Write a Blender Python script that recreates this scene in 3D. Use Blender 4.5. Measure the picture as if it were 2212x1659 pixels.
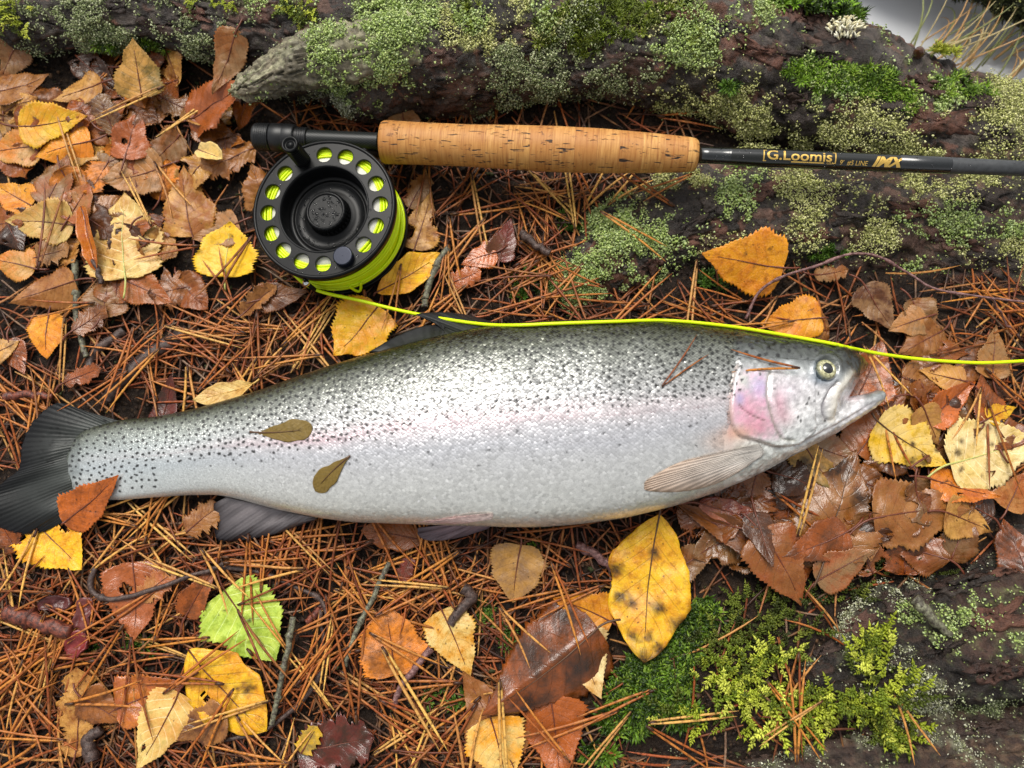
import bpy, math, random
import numpy as np
from mathutils import Matrix, Vector

for _o in list(bpy.data.objects):
    bpy.data.objects.remove(_o)
scene = bpy.context.scene
COL = scene.collection
rng = np.random.default_rng(11)
random.seed(5)
R = math.radians

# ------------------------------------------------------------------ camera
TILT, DIST, HF = R(10.0), 0.44, R(67.3)
TH = math.tan(HF / 2)
CAM = np.array([0.0, -DIST * math.sin(TILT), DIST * math.cos(TILT)])
FWD = np.array([0.0, math.sin(TILT), -math.cos(TILT)])
UPV = np.array([0.0, math.cos(TILT), math.sin(TILT)])
cam_d = bpy.data.cameras.new('camera')
cam_d.sensor_width = 36.0
cam_d.lens = 18.0 / TH
cam_d.clip_start, cam_d.clip_end = 0.01, 200.0
cam_d.dof.use_dof = True
cam_d.dof.focus_distance = 0.405
cam_d.dof.aperture_fstop = cam_d.lens / 3.4
cam = bpy.data.objects.new('camera', cam_d)
COL.objects.link(cam)
cam.location = CAM
cam.rotation_euler = (TILT, 0, 0)
scene.camera = cam

# ------------------------------------------------------------------ sky, sun, exposure
SUN_EL, SUN_ROT = R(58), R(-18)
world = bpy.data.worlds.new('World')
scene.world = world
world.use_nodes = True
_nt = world.node_tree
_nt.nodes.clear()
_sky = _nt.nodes.new('ShaderNodeTexSky')
_sky.sky_type = 'NISHITA'
_sky.sun_disc = False
_sky.sun_elevation = SUN_EL
_sky.sun_rotation = SUN_ROT
_sky.dust_density = 4.0
_sky.air_density = 1.0
_hsv = _nt.nodes.new('ShaderNodeHueSaturation')
_hsv.inputs['Saturation'].default_value = 0.08      # overcast: a nearly white sky
_bg = _nt.nodes.new('ShaderNodeBackground')
_bg.inputs['Strength'].default_value = 0.12
_wo = _nt.nodes.new('ShaderNodeOutputWorld')
_nt.links.new(_sky.outputs[0], _hsv.inputs['Color'])
_nt.links.new(_hsv.outputs[0], _bg.inputs[0])
_nt.links.new(_bg.outputs[0], _wo.inputs[0])
sun_d = bpy.data.lights.new('sun', 'SUN')
sun_d.energy = 1.5
sun_d.angle = R(28)
sun_d.color = (1.0, 0.94, 0.84)
sun = bpy.data.objects.new('sun', sun_d)
COL.objects.link(sun)
_sd = Vector((math.sin(SUN_ROT) * math.cos(SUN_EL), math.cos(SUN_ROT) * math.cos(SUN_EL), math.sin(SUN_EL)))
sun.rotation_euler = _sd.to_track_quat('Z', 'Y').to_euler()
scene.view_settings.view_transform = 'Standard'
scene.view_settings.look = 'None'
scene.view_settings.gamma = 1.0
scene.view_settings.use_curve_mapping = False
scene.view_settings.exposure = 0.48
scene.render.engine = 'CYCLES'
scene.cycles.use_denoising = True
scene.cycles.max_bounces = 6
scene.cycles.diffuse_bounces = 3
scene.cycles.glossy_bounces = 3
scene.cycles.transparent_max_bounces = 6
scene.cycles.sample_clamp_indirect = 4.0

# ------------------------------------------------------------------ helpers: plan of the place
# positions were read off the photograph on a 2212 x 1659 plan and put on the height where each thing lies
def P(x, y, z=0.0):
    x = np.asarray(x, float); y = np.asarray(y, float); z = np.asarray(z, float)
    nx = (x - 1106) / 1106 * TH
    ny = (829.5 - y) / 1106 * TH
    d0, d1, d2 = nx, FWD[1] + ny * UPV[1], FWD[2] + ny * UPV[2]
    k = (z - CAM[2]) / d2
    return np.stack(np.broadcast_arrays(d0 * k, CAM[1] + d1 * k, z), -1)
def plan(w):
    w = np.asarray(w, float)
    d = w - CAM
    dep = d @ FWD
    return np.stack([1106 + d[..., 0] / dep / TH * 1106, 829.5 - (d @ UPV) / dep / TH * 1106], -1)
def PX(z=0.0):
    return 2 * (DIST - z) * TH / 2212

def lin(r, g, b):
    f = lambda c: (c / 255 / 12.92) if c <= 10 else ((c / 255 + 0.055) / 1.055) ** 2.4
    return (f(r), f(g), f(b))
def linA(a):
    a = np.clip(np.asarray(a, float) / 255, 0, 1)
    return np.where(a <= 0.04045, a / 12.92, ((a + 0.055) / 1.055) ** 2.4)

# ------------------------------------------------------------------ numpy noise
def _h(ix, iy, iz, s):
    n = (ix.astype(np.int64) * 73856093) ^ (iy.astype(np.int64) * 19349663) ^ (iz.astype(np.int64) * 83492791) ^ (s * 2654435)
    n = (n ^ (n >> 13)) * 1274126177 & 0x7fffffff
    n = (n ^ (n >> 16)) * 668265263 & 0x7fffffff
    return ((n ^ (n >> 11)) & 0xffffff) / float(0xffffff)
def vn(p, s=0):
    p = np.asarray(p, float)
    i = np.floor(p); f = p - i
    f = f * f * (3 - 2 * f)
    ix, iy, iz = i[..., 0], i[..., 1], i[..., 2]
    o = 0
    for a in (0, 1):
        wa = f[..., 0] if a else 1 - f[..., 0]
        for b in (0, 1):
            wb = f[..., 1] if b else 1 - f[..., 1]
            for c in (0, 1):
                wc = f[..., 2] if c else 1 - f[..., 2]
                o = o + wa * wb * wc * _h(ix + a, iy + b, iz + c, s)
    return o * 2 - 1
def fbm(p, oct=4, s=0):
    p = np.asarray(p, float); o = 0; a = 0.5
    for k in range(oct):
        o = o + a * vn(p, s + k); p = p * 2.03 + 7.1; a *= 0.5
    return o
def voro(p, s=0):
    p = np.asarray(p, float)
    i = np.floor(p)
    f1 = np.full(p.shape[:-1], 9.0); f2 = f1.copy(); idv = np.zeros(p.shape[:-1])
    for a in (-1, 0, 1):
        for b in (-1, 0, 1):
            for c in (-1, 0, 1):
                cx, cy, cz = i[..., 0] + a, i[..., 1] + b, i[..., 2] + c
                q = np.stack([cx + _h(cx, cy, cz, s), cy + _h(cx, cy, cz, s + 1), cz + _h(cx, cy, cz, s + 2)], -1)
                d = np.sqrt(((q - p) ** 2).sum(-1))
                near = d < f1
                f2 = np.where(near, f1, np.minimum(f2, d))
                idv = np.where(near, _h(cx, cy, cz, s + 3), idv)
                f1 = np.where(near, d, f1)
    return f1, f2, idv

# ------------------------------------------------------------------ helpers: objects
def mk(name, verts, faces, mat, parent=None, col=None, smooth=True, at=None, attrs=None):
    """one mesh object; verts are world coordinates unless `at` is None and parent is rotated (then local)"""
    me = bpy.data.meshes.new(name)
    verts = np.asarray(verts, np.float32)
    if isinstance(faces, np.ndarray):
        m, k = faces.shape
        me.vertices.add(len(verts)); me.vertices.foreach_set('co', verts.ravel())
        me.loops.add(m * k); me.loops.foreach_set('vertex_index', faces.astype(np.int32).ravel())
        me.polygons.add(m); me.polygons.foreach_set('loop_start', np.arange(0, m * k, k, dtype=np.int32))
        me.update(calc_edges=True)
    else:
        me.from_pydata(verts.tolist(), [], faces)
        me.update()
    if smooth:
        me.polygons.foreach_set('use_smooth', np.ones(len(me.polygons), bool))
    if col is not None:
        put_col(me, col)
    for an, av in (attrs or {}).items():
        put_vec(me, an, av)
    me.materials.append(mat)
    o = bpy.data.objects.new(name, me)
    COL.objects.link(o)
    if parent is not None:
        o.parent = parent
    return o
def put_col(me, col, name='Col'):
    col = np.asarray(col, np.float32)
    if col.shape[1] == 3:
        col = np.concatenate([col, np.ones((len(col), 1), np.float32)], 1)
    a = me.color_attributes.new(name, 'FLOAT_COLOR', 'POINT')
    a.data.foreach_set('color', col.ravel())
def put_vec(me, name, v):
    a = me.attributes.new(name, 'FLOAT_VECTOR', 'POINT')
    a.data.foreach_set('vector', np.asarray(v, np.float32).ravel())
def tag(o, label=None, cat=None, group=None, kind=None):
    if label: o['label'] = label
    if cat: o['category'] = cat
    if group: o['group'] = group
    if kind: o['kind'] = kind
    return o
def empty(name, loc=(0, 0, 0), rot=None):
    o = bpy.data.objects.new(name, None)
    o.empty_display_size = 0.01
    COL.objects.link(o)
    o.location = Vector([float(c) for c in loc])
    if rot is not None:
        o.rotation_euler = rot
    return o
def under(o, parent):
    """make o (built in world coordinates) a part of parent (an unrotated Empty or mesh)"""
    o.parent = parent
    o.matrix_parent_inverse = Matrix.Translation(-Vector(parent.location))
    return o
def grid_faces(nu, nv, wrap_v=False, off=0):
    i = np.arange(nu - 1)[:, None]; nvv = nv if wrap_v else nv - 1
    j = np.arange(nvv)[None, :]; j2 = (j + 1) % nv
    a = i * nv + j; b = i * nv + j2; c = (i + 1) * nv + j2; d = (i + 1) * nv + j
    return np.stack([a, b, c, d], -1).reshape(-1, 4) + off
def tube(path, rad, n=8, cap=True, start=None):
    """verts, quad faces of a tapered tube along a polyline"""
    path = np.asarray(path, float); m = len(path)
    rad = np.broadcast_to(np.asarray(rad, float), (m,))
    t = np.gradient(path, axis=0); t /= np.linalg.norm(t, axis=1)[:, None] + 1e-12
    up = np.array([0, 0, 1.0]) if abs(t[0][2]) < 0.9 else np.array([0, 1.0, 0])
    nrm = np.cross(up, t); nrm /= np.linalg.norm(nrm, axis=1)[:, None] + 1e-12
    bi = np.cross(t, nrm)
    a = np.linspace(0, 2 * np.pi, n, endpoint=False)
    v = path[:, None] + rad[:, None, None] * (np.cos(a)[None, :, None] * nrm[:, None] + np.sin(a)[None, :, None] * bi[:, None])
    v = v.reshape(-1, 3)
    f = grid_faces(m, n, True)
    if cap:
        c0, c1 = len(v), len(v) + 1
        v = np.concatenate([v, [path[0]], [path[-1]]])
        j = np.arange(n); j2 = (j + 1) % n
        e = (m - 1) * n
        f = np.concatenate([f, np.stack([np.full(n, c0), j2, j, np.full(n, c0)], 1)[:, [0, 1, 2, 2]],
                            np.stack([np.full(n, c1), e + j, e + j2, e + j2], 1)])
        f = [tuple(dict.fromkeys(q)) for q in f.tolist()]
    return v, f
def spline(pts, n):
    """Catmull-Rom through points of any dimension"""
    p = np.asarray(pts, float)
    p = np.concatenate([[2 * p[0] - p[1]], p, [2 * p[-1] - p[-2]]])
    m = len(p) - 3
    t = np.linspace(0, m - 1e-6, n)
    i = t.astype(int); f = (t - i)[:, None]
    a, b, c, d = p[i], p[i + 1], p[i + 2], p[i + 3]
    return 0.5 * (2 * b + (c - a) * f + (2 * a - 5 * b + 4 * c - d) * f ** 2 + (3 * b - a - 3 * c + d) * f ** 3)
def lathe(prof, n=64, close=False):
    """profile (r, z) about z"""
    prof = np.asarray(prof, float)
    a = np.linspace(0, 2 * np.pi, n, endpoint=False)
    v = np.stack([prof[:, 0, None] * np.cos(a), prof[:, 0, None] * np.sin(a), np.repeat(prof[:, 1, None], n, 1)], -1).reshape(-1, 3)
    f = grid_faces(len(prof), n, True)
    if close:
        k = (len(prof) - 1) * n
        j = np.arange(n); j2 = (j + 1) % n
        f = np.concatenate([f, np.stack([k + j, k + j2, j2, j], 1)])
    return v, f
def frames(nrm, spin):
    """(k,3,3) rotation matrices: z to nrm, turned by spin"""
    z = nrm / (np.linalg.norm(nrm, axis=1)[:, None] + 1e-12)
    ref = np.where(np.abs(z[:, 2:3]) < 0.9, np.array([[0, 0, 1.0]]), np.array([[1.0, 0, 0]]))
    x = np.cross(ref, z); x /= np.linalg.norm(x, axis=1)[:, None] + 1e-12
    y = np.cross(z, x)
    c, s = np.cos(spin)[:, None], np.sin(spin)[:, None]
    return np.stack([c * x + s * y, -s * x + c * y, z], -1)
def inst(bases, which, pos, rot, scl, col=None):
    """many small pieces as one vertex/face array; bases = [(verts, tris)], scl (k,) or (k,3)"""
    V, F, C = [], [], []; off = 0
    scl = np.asarray(scl, float)
    if scl.ndim == 1: scl = np.repeat(scl[:, None], 3, 1)
    for b, (bv, bf) in enumerate(bases):
        k = np.nonzero(which == b)[0]
        if not len(k): continue
        v = np.einsum('kij,knj->kni', rot[k], bv[None] * scl[k][:, None]) + pos[k][:, None]
        f = bf[None] + (np.arange(len(k)) * len(bv))[:, None, None] + off
        V.append(v.reshape(-1, 3)); F.append(f.reshape(-1, bf.shape[1])); off += len(k) * len(bv)
        if col is not None: C.append(np.repeat(col[k], len(bv), 0))
    return np.concatenate(V), np.concatenate(F), (np.concatenate(C) if col is not None else None)
ICO_F = np.array([(0,11,5),(0,5,1),(0,1,7),(0,7,10),(0,10,11),(1,5,9),(5,11,4),(11,10,2),(10,7,6),(7,1,8),(3,9,4),(3,4,2),(3,2,6),(3,6,8),(3,8,9),(4,9,5),(2,4,11),(6,2,10),(8,6,7),(9,8,1)])
_t = (1 + 5 ** .5) / 2
ICO_V = np.array([(-1,_t,0),(1,_t,0),(-1,-_t,0),(1,-_t,0),(0,-1,_t),(0,1,_t),(0,-1,-_t),(0,1,-_t),(_t,0,-1),(_t,0,1),(-_t,0,-1),(-_t,0,1)]) / math.sqrt(1 + _t * _t)

# ------------------------------------------------------------------ helpers: materials
class Mat:
    def __init__(s, name):
        s.m = bpy.data.materials.new(name); s.m.use_nodes = True
        s.t = s.m.node_tree; s.t.nodes.clear()
        s.out = s.t.nodes.new('ShaderNodeOutputMaterial')
        s.b = s.t.nodes.new('ShaderNodeBsdfPrincipled')
        s.t.links.new(s.b.outputs[0], s.out.inputs[0])
    def n(s, typ, ins=None, **kw):
        nd = s.t.nodes.new('ShaderNode' + typ)
        for k, v in kw.items(): setattr(nd, k, v)
        for k, v in (ins or {}).items(): s.put(nd.inputs[k], v)
        return nd
    def put(s, sock, v):
        if isinstance(v, bpy.types.NodeSocket): s.t.links.new(v, sock)
        else:
            if sock.type == 'RGBA' and len(v) == 3: v = (*v, 1)
            sock.default_value = v
    def set(s, **kw):
        for k, v in kw.items(): s.put(s.b.inputs[k.replace('_', ' ')], v)
        return s.m
    def math(s, op, a, b=0.0, c=0.0, clamp=False):
        nd = s.n('Math', {0: a, 1: b, 2: c}, operation=op); nd.use_clamp = clamp
        return nd.outputs[0]
    def mix(s, f, a, b, mode='MIX'):
        nd = s.n('Mix', data_type='RGBA', blend_type=mode)
        s.put(nd.inputs[0], f); s.put(nd.inputs[6], a); s.put(nd.inputs[7], b)
        return nd.outputs[2]
    def ramp(s, f, stops):
        nd = s.n('ValToRGB', {0: f}); e = nd.color_ramp.elements
        while len(e) < len(stops): e.new(0.5)
        for k, (p, c) in enumerate(stops):
            e[k].position = p; e[k].color = (*c, 1) if not isinstance(c, (int, float)) else (c, c, c, 1)
        return nd.outputs[0]
    def noise(s, scale, vec=None, detail=4, rough=0.55, dist=0.0):
        ins = {'Scale': scale, 'Detail': detail, 'Roughness': rough, 'Distortion': dist}
        if vec is not None: ins['Vector'] = vec
        return s.n('TexNoise', ins).outputs[0]
    def attr(s, name, typ='GEOMETRY'):
        return s.n('Attribute', attribute_type=typ, attribute_name=name)
    def coord(s, which='Object'):
        return s.n('TexCoord').outputs[which]
    def bump(s, h, strength=0.5, dist=0.001, nrm=None):
        ins = {'Height': h, 'Strength': strength, 'Distance': dist}
        if nrm is not None: ins['Normal'] = nrm
        return s.n('Bump', ins).outputs[0]
def simple(name, rgb, rough=0.5, metal=0.0, bump=None, **kw):
    M = Mat(name)
    c = rgb
    if bump:
        nz = M.noise(bump[0], M.coord(), 4)
        c = M.mix(M.ramp(nz, [(0.3, 0.0), (0.7, 1.0)]), tuple(x * 0.75 for x in rgb), tuple(min(1, x * 1.2) for x in rgb))
        M.set(Normal=M.bump(nz, bump[1], bump[2]))
    return M.set(Base_Color=c, Roughness=rough, Metallic=metal, **kw)
# ------------------------------------------------------------------ ground, water
WATER_Z = -0.06
def gz(x, y):
    x = np.asarray(x, float); y = np.asarray(y, float)
    p = np.stack([x, y, np.zeros_like(x)], -1)
    z = 0.007 * fbm(p * 14, 3, 3) + 0.0035 * fbm(p * 70, 3, 9)
    for (cx, cy, r, h) in ((0.13, -0.175, 0.055, 0.012), (0.085, -0.165, 0.03, 0.006), (0.22, -0.10, 0.07, 0.006)):
        z = z + h * np.exp(-((x - cx) ** 2 + (y - cy) ** 2) / r ** 2)
    edge = 0.258 - 0.62 * np.clip(x - 0.12, 0, 0.3) + 0.02 * vn(p * 9, 5)
    d = np.clip(y - edge, 0, None)
    z = z - np.minimum(d * 1.7, 0.26)
    far = np.clip(np.hypot(x, y) - 1.0, 0, None)
    return z + 0.02 * np.minimum(far, 6) * (0.5 + 0.5 * vn(p * 0.7, 8)) * (y < 0.2)

def axis(lo, hi, step, far):
    a = np.arange(lo, hi + step / 2, step); g = []
    s, c = step, 0.0
    while c < far: s *= 1.35; c += s; g.append(c)
    g = np.array(g)
    return np.concatenate([lo - g[::-1], a, hi + g])
gx = axis(-0.40, 0.42, 0.0022, 45); gy = axis(-0.26, 0.34, 0.0022, 45)
GX, GY = np.meshgrid(gx, gy, indexing='ij')
GZ = gz(GX, GY)
M = Mat('soil')
co = M.coord()
n1 = M.noise(60, co, 6, 0.65); n2 = M.noise(420, co, 5, 0.7)
vv = M.n('TexVoronoi', {'Scale': 320.0, 'Vector': co})
c = M.ramp(n1, [(0.3, lin(24, 17, 13)), (0.55, lin(42, 31, 23)), (0.75, lin(66, 50, 34))])
c = M.mix(M.ramp(n2, [(0.45, 0.0), (0.7, 0.8)]), c, lin(30, 21, 17))
c = M.mix(M.math('MULTIPLY', M.ramp(vv.outputs['Distance'], [(0.0, 1.0), (0.35, 0.0)]), 0.5), c, lin(96, 74, 52))
soil = M.set(Base_Color=c, Roughness=M.ramp(n2, [(0.3, 0.45), (0.7, 0.8)]), Specular_IOR_Level=.25,
             Normal=M.bump(M.math('ADD', n2, M.math('MULTIPLY', vv.outputs['Distance'], -0.8)), 0.9, 0.002))
ground = mk('ground', np.stack([GX, GY, GZ], -1).reshape(-1, 3), grid_faces(len(gx), len(gy)), soil)
tag(ground, 'dark damp forest soil under the needle litter', 'ground', kind='structure')

M = Mat('pond_water')
nz = M.noise(6, M.coord(), 3)
pond_m = M.set(Base_Color=lin(206, 208, 212), Roughness=0.12, IOR=1.33, Normal=M.bump(nz, 0.05, 0.01))  # pale base colour stands in for bright sky mirrored in the water
wx = np.array([-60, 60.0]); 
wv = [(-60, 0.15, WATER_Z), (60, 0.15, WATER_Z), (60, 60, WATER_Z), (-60, 60, WATER_Z)]
tag(mk('pond_water', wv, [(0, 1, 2, 3)], pond_m, smooth=False), 'pale grey pond water behind the mossy roots', 'water', kind='structure')

# ------------------------------------------------------------------ roots
def M_bark(name, tint=1.0):
    M = Mat(name)
    co = M.coord(); a = M.attr('Col').outputs['Color']
    n1 = M.noise(170, co, 6, 0.65); n2 = M.noise(900, co, 5, 0.7)
    c = M.mix(M.ramp(n1, [(0.36, 0.7), (0.58, 0.0)]), a, lin(22, 17, 16))
    c = M.mix(M.ramp(n2, [(0.52, 0.0), (0.75, 0.35)]), c, lin(104, 84, 70))
    h = M.math('ADD', n1, M.math('MULTIPLY', n2, 0.4))
    return M.set(Base_Color=c, Roughness=M.ramp(n1, [(0.3, 0.24), (0.7, 0.55)]), Normal=M.bump(h, 1.0, 0.0022),
                 Specular_IOR_Level=0.38)
bark_m = M_bark('wet_bark')
def M_vcol(name, rough=0.6, nscale=600, bump=0.4, dist=0.0008, spec=0.25, var=0.35, sub=0.0):
    M = Mat(name)
    co = M.coord(); a = M.attr('Col').outputs['Color']
    n1 = M.noise(nscale, co, 4, 0.6)
    dk = M.n('HueSaturation', {'Color': a, 'Value': 1.0 - var}).outputs[0]
    lt = M.n('HueSaturation', {'Color': a, 'Value': 1.0 + var * 0.5}).outputs[0]
    c = M.mix(M.ramp(n1, [(0.35, 0.0), (0.65, 1.0)]), dk, lt)
    return M.set(Base_Color=c, Roughness=rough, Specular_IOR_Level=spec, Normal=M.bump(n1, bump, dist))
lichen_m = M_vcol('lichen', 0.7, 900, 0.5, 0.0006)
moss_m = M_vcol('moss', 0.45, 700, 0.2, 0.0004, 0.3, 0.3)
plate_m = M_bark('bark_plate')
wood_m = M_vcol('weathered_wood', 0.55, 350, 0.8, 0.001, 0.4, 0.45)

ROOTS = []          # (object, grid, normals, plan coords, visible mask)
def sweep(ctrl, ns, nth, seed, lump=0.25, plate=0.0028, crack=0.003, jag=0.0, flat=0.85, stretch=(38, 110)):
    c = spline(np.array(ctrl, float), ns)
    ctr = P(c[:, 0], c[:, 1], c[:, 3]); rad = np.clip(c[:, 2], 2, None) * PX(0.0)
    t = np.gradient(ctr, axis=0); t /= np.linalg.norm(t, axis=1)[:, None]
    side = np.cross(np.array([0, 0, 1.0]), t); side /= np.linalg.norm(side, axis=1)[:, None]
    up = np.cross(t, side)
    th = np.linspace(0, 2 * np.pi, nth, endpoint=False)
    dirs = np.cos(th)[None, :, None] * side[:, None] + np.sin(th)[None, :, None] * up[:, None] * flat
    arc = np.concatenate([[0], np.cumsum(np.linalg.norm(np.diff(ctr, axis=0), axis=1))])
    # lumps and gnarls, in place
    q = ctr[:, None] + rad[:, None, None] * dirs
    rr = rad[:, None] * (1 + lump * fbm(q * 22 + seed, 4, seed) + lump * 0.35 * fbm(q * 75 + seed, 3, seed + 4))
    q = ctr[:, None] + rr[..., None] * dirs
    # bark plates: cells drawn out along the root, with cracks between
    cyl = np.stack(np.broadcast_arrays(arc[:, None] * stretch[0] + 0.5 * fbm(q * 45, 2, seed + 8), np.cos(th)[None] * rr * stretch[1], np.sin(th)[None] * rr * stretch[1]), -1)
    # flaking bark: terraced layers drawn out along the root, broken by a few cracks
    t_ = (fbm(cyl * [.55, .42, .42] + .5 * fbm(q * 120, 3, 2)[..., None], 4, seed) + .5) * 6.5 + .55 * fbm(q * 300, 3, seed + 6)
    lv = np.floor(t_); fr_ = t_ - lv
    step = lv + np.clip(fr_ / .22, 0, 1) ** 2 * (3 - 2 * np.clip(fr_ / .22, 0, 1))
    ci = _h(lv, np.floor(cyl[..., 0] * .45 + .8 * fbm(q * 50, 2, 5)), np.floor(th / 1.1)[None] + 0 * lv, seed)
    gap = np.clip(1 - fr_ / .16, 0, 1) * .8
    rg_ = np.abs(fbm(cyl * [.35, .8, .8], 3, seed + 9)); crk = np.clip(1 - rg_ / .035, 0, 1)
    gap = np.maximum(gap, crk)
    f1 = fr_
    rr = rr + plate * (step / 6.5 - .5) * 2.0 - crack * crk + 0.0019 * fbm(q * 240, 4, seed + 2) + .0008 * fbm(cyl * [2.2, 5, 5], 3, 3)
    if jag:
        u = np.linspace(0, 1, ns)[:, None]
        rr = rr * np.clip(1 - jag * (u ** 4) * (0.5 + 0.5 * np.sign(vn(np.stack(np.broadcast_arrays(th[None] * 2.2, u * 9, 0 * u), -1), seed))), 0.05, 1)
    G = ctr[:, None] + rr[..., None] * dirs
    du = np.gradient(G, axis=0); dv = np.roll(G, -1, 1) - np.roll(G, 1, 1)
    N = np.cross(dv, du); N /= np.linalg.norm(N, axis=2)[..., None] + 1e-12
    out = ((G - ctr[:, None]) * N).sum(-1) < 0
    N = np.where(out[..., None], -N, N)
    return G, N, ci, gap, f1
def bark_cols(G, ci, gap, seed, pal):
    pal = linA(pal)
    k = np.clip(ci * len(pal), 0, len(pal) - 1e-3); i = k.astype(int)
    c = pal[i]
    nz = fbm(G * 60, 3, seed)[..., None]
    c = c * (1 + 0.7 * nz) 
    c = c * (1 - 0.5 * gap[..., None])
    return np.clip(c, 0.004, 1)
PAL_A = [(54, 48, 44), (92, 70, 60), (72, 66, 62), (104, 78, 67), (48, 42, 38), (88, 79, 73), (112, 76, 62), (62, 54, 50)]
PAL_D = [(32, 26, 22), (54, 40, 33), (42, 36, 32), (66, 47, 39), (28, 23, 20)]
PAL_W = [(150, 146, 118), (128, 122, 98), (168, 164, 134), (110, 102, 84)]
def root_part(name, parent, ctrl, ns, nth, seed, pal, mat=None, **kw):
    G, N, ci, gap, f1 = sweep(ctrl, ns, nth, seed, **kw)
    o = mk(name, G.reshape(-1, 3), grid_faces(ns, nth, True), mat or bark_m, col=bark_cols(G, ci, gap, seed, pal).reshape(-1, 3))
    if parent is not None: under(o, parent)
    W = plan(G); view = CAM - G; view /= np.linalg.norm(view, axis=2)[..., None]
    vis = ((N * view).sum(-1) > 0.12) & (W[..., 0] > -60) & (W[..., 0] < 2270) & (W[..., 1] > -60) & (W[..., 1] < 1720)
    ROOTS.append(dict(o=o, G=G, N=N, W=W, vis=vis, parent=parent or o))
    return o
def root_thing(name, base, label):
    return tag(empty(name, base), label, 'tree root')

rA = root_thing('mossy_root', P(1100, 200, 0), 'long dark mossy root running along the top behind the cork grip')
root_part('bark', rA, [(-260, 30, 95, .012), (120, 22, 92, .014), (430, 26, 96, .018), (700, 80, 128, .020), (950, 105, 138, .018), (1200, 95, 128, .016), (1450, 105, 140, .010), (1700, 160, 150, .004), (1950, 262, 155, -.004), (2212, 330, 150, -.010), (2520, 420, 150, -.02)], 560, 230, 21, PAL_A, lump=0.34)
root_part('side_branch', rA, [(930, 30, 60, .03), (860, 95, 82, .030), (800, 170, 84, .022), (760, 220, 62, .010)], 130, 150, 33, PAL_A, lump=0.4)
root_part('broken_branch', rA, [(900, 90, 60, .045), (790, 112, 62, .046), (700, 122, 60, .044), (610, 150, 52, .040), (545, 185, 38, .034), (500, 200, 10, .030)], 170, 110, 35, PAL_W, mat=wood_m, lump=0.3, plate=0.0022, crack=0.0035, jag=0.5, stretch=(16, 190))
rB = root_thing('mossy_root', P(1700, 480, 0), 'broad bark root under the thin end of the rod')
root_part('bark', rB, [(1205, 660, 40, -.008), (1310, 570, 84, -.010), (1450, 500, 118, -.012), (1650, 475, 146, -.014), (1900, 492, 168, -.019), (2212, 515, 172, -.022), (2520, 530, 172, -.022)], 420, 220, 41, PAL_A, lump=0.34)
rE = root_thing('mossy_root', P(1950, 1400, 0), 'dark lichen-flecked root in the lower right corner beside the feathery moss')
root_part('bark', rE, [(1560, 1530, 40, -.012), (1700, 1470, 92, -.012), (1900, 1405, 140, -.008), (2120, 1350, 175, -.006), (2450, 1280, 190, -.004)], 300, 200, 51, PAL_D, lump=0.4)
rF = root_thing('weathered_root', P(1700, 1640, 0), 'low grey-brown root with a bare pale wood streak along the bottom edge')
root_part('bark', rF, [(1230, 1690, 30, -.004), (1380, 1655, 52, -.006), (1600, 1640, 78, -.008), (1900, 1640, 100, -.010), (2150, 1620, 120, -.01), (2450, 1590, 120, -.01)], 330, 170, 61, [(70, 52, 44), (98, 76, 60), (60, 46, 40), (84, 66, 56)], lump=0.3, stretch=(14, 150))
rH = root_thing('mossy_root', P(2100, -60, -.04), 'dark mossy root hanging over the pond in the top right corner')
root_part('bark', rH, [(1840, -170, 70, -.03), (2000, -106, 78, -.03), (2150, -58, 88, -.03), (2300, -4, 92, -.03), (2450, 40, 90, -.03)], 160, 110, 71, PAL_D, lump=0.4)

from mathutils import kdtree
for r in ROOTS:
    k = np.nonzero(r['vis'].ravel())[0]
    kd = kdtree.KDTree(len(k)); W = r['W'].reshape(-1, 2)
    for a, i in enumerate(k): kd.insert((W[i, 0], W[i, 1], 0), int(i))
    kd.balance(); r['kd'] = kd
def surf(px, py, lift=0.0, roots=True):
    """point and normal of the ground or root seen at that spot of the plan"""
    best = None
    if roots:
        for r in ROOTS:
            co_, i, d = r['kd'].find((px, py, 0))
            if i is not None and d < 5.5:
                g = r['G'].reshape(-1, 3)[i]; dep = (g - CAM) @ FWD
                if best is None or dep < best[0]: best = (dep, g, r['N'].reshape(-1, 3)[i])
    w = P(px, py, 0.0)
    for _ in range(3): w = P(px, py, float(gz(w[0], w[1])))
    dep = (w - CAM) @ FWD
    if best is None or dep < best[0] - 0.0005: best = (dep, w, np.array([0, 0, 1.0]))
    return best[1] + best[2] * lift, best[2]

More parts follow.
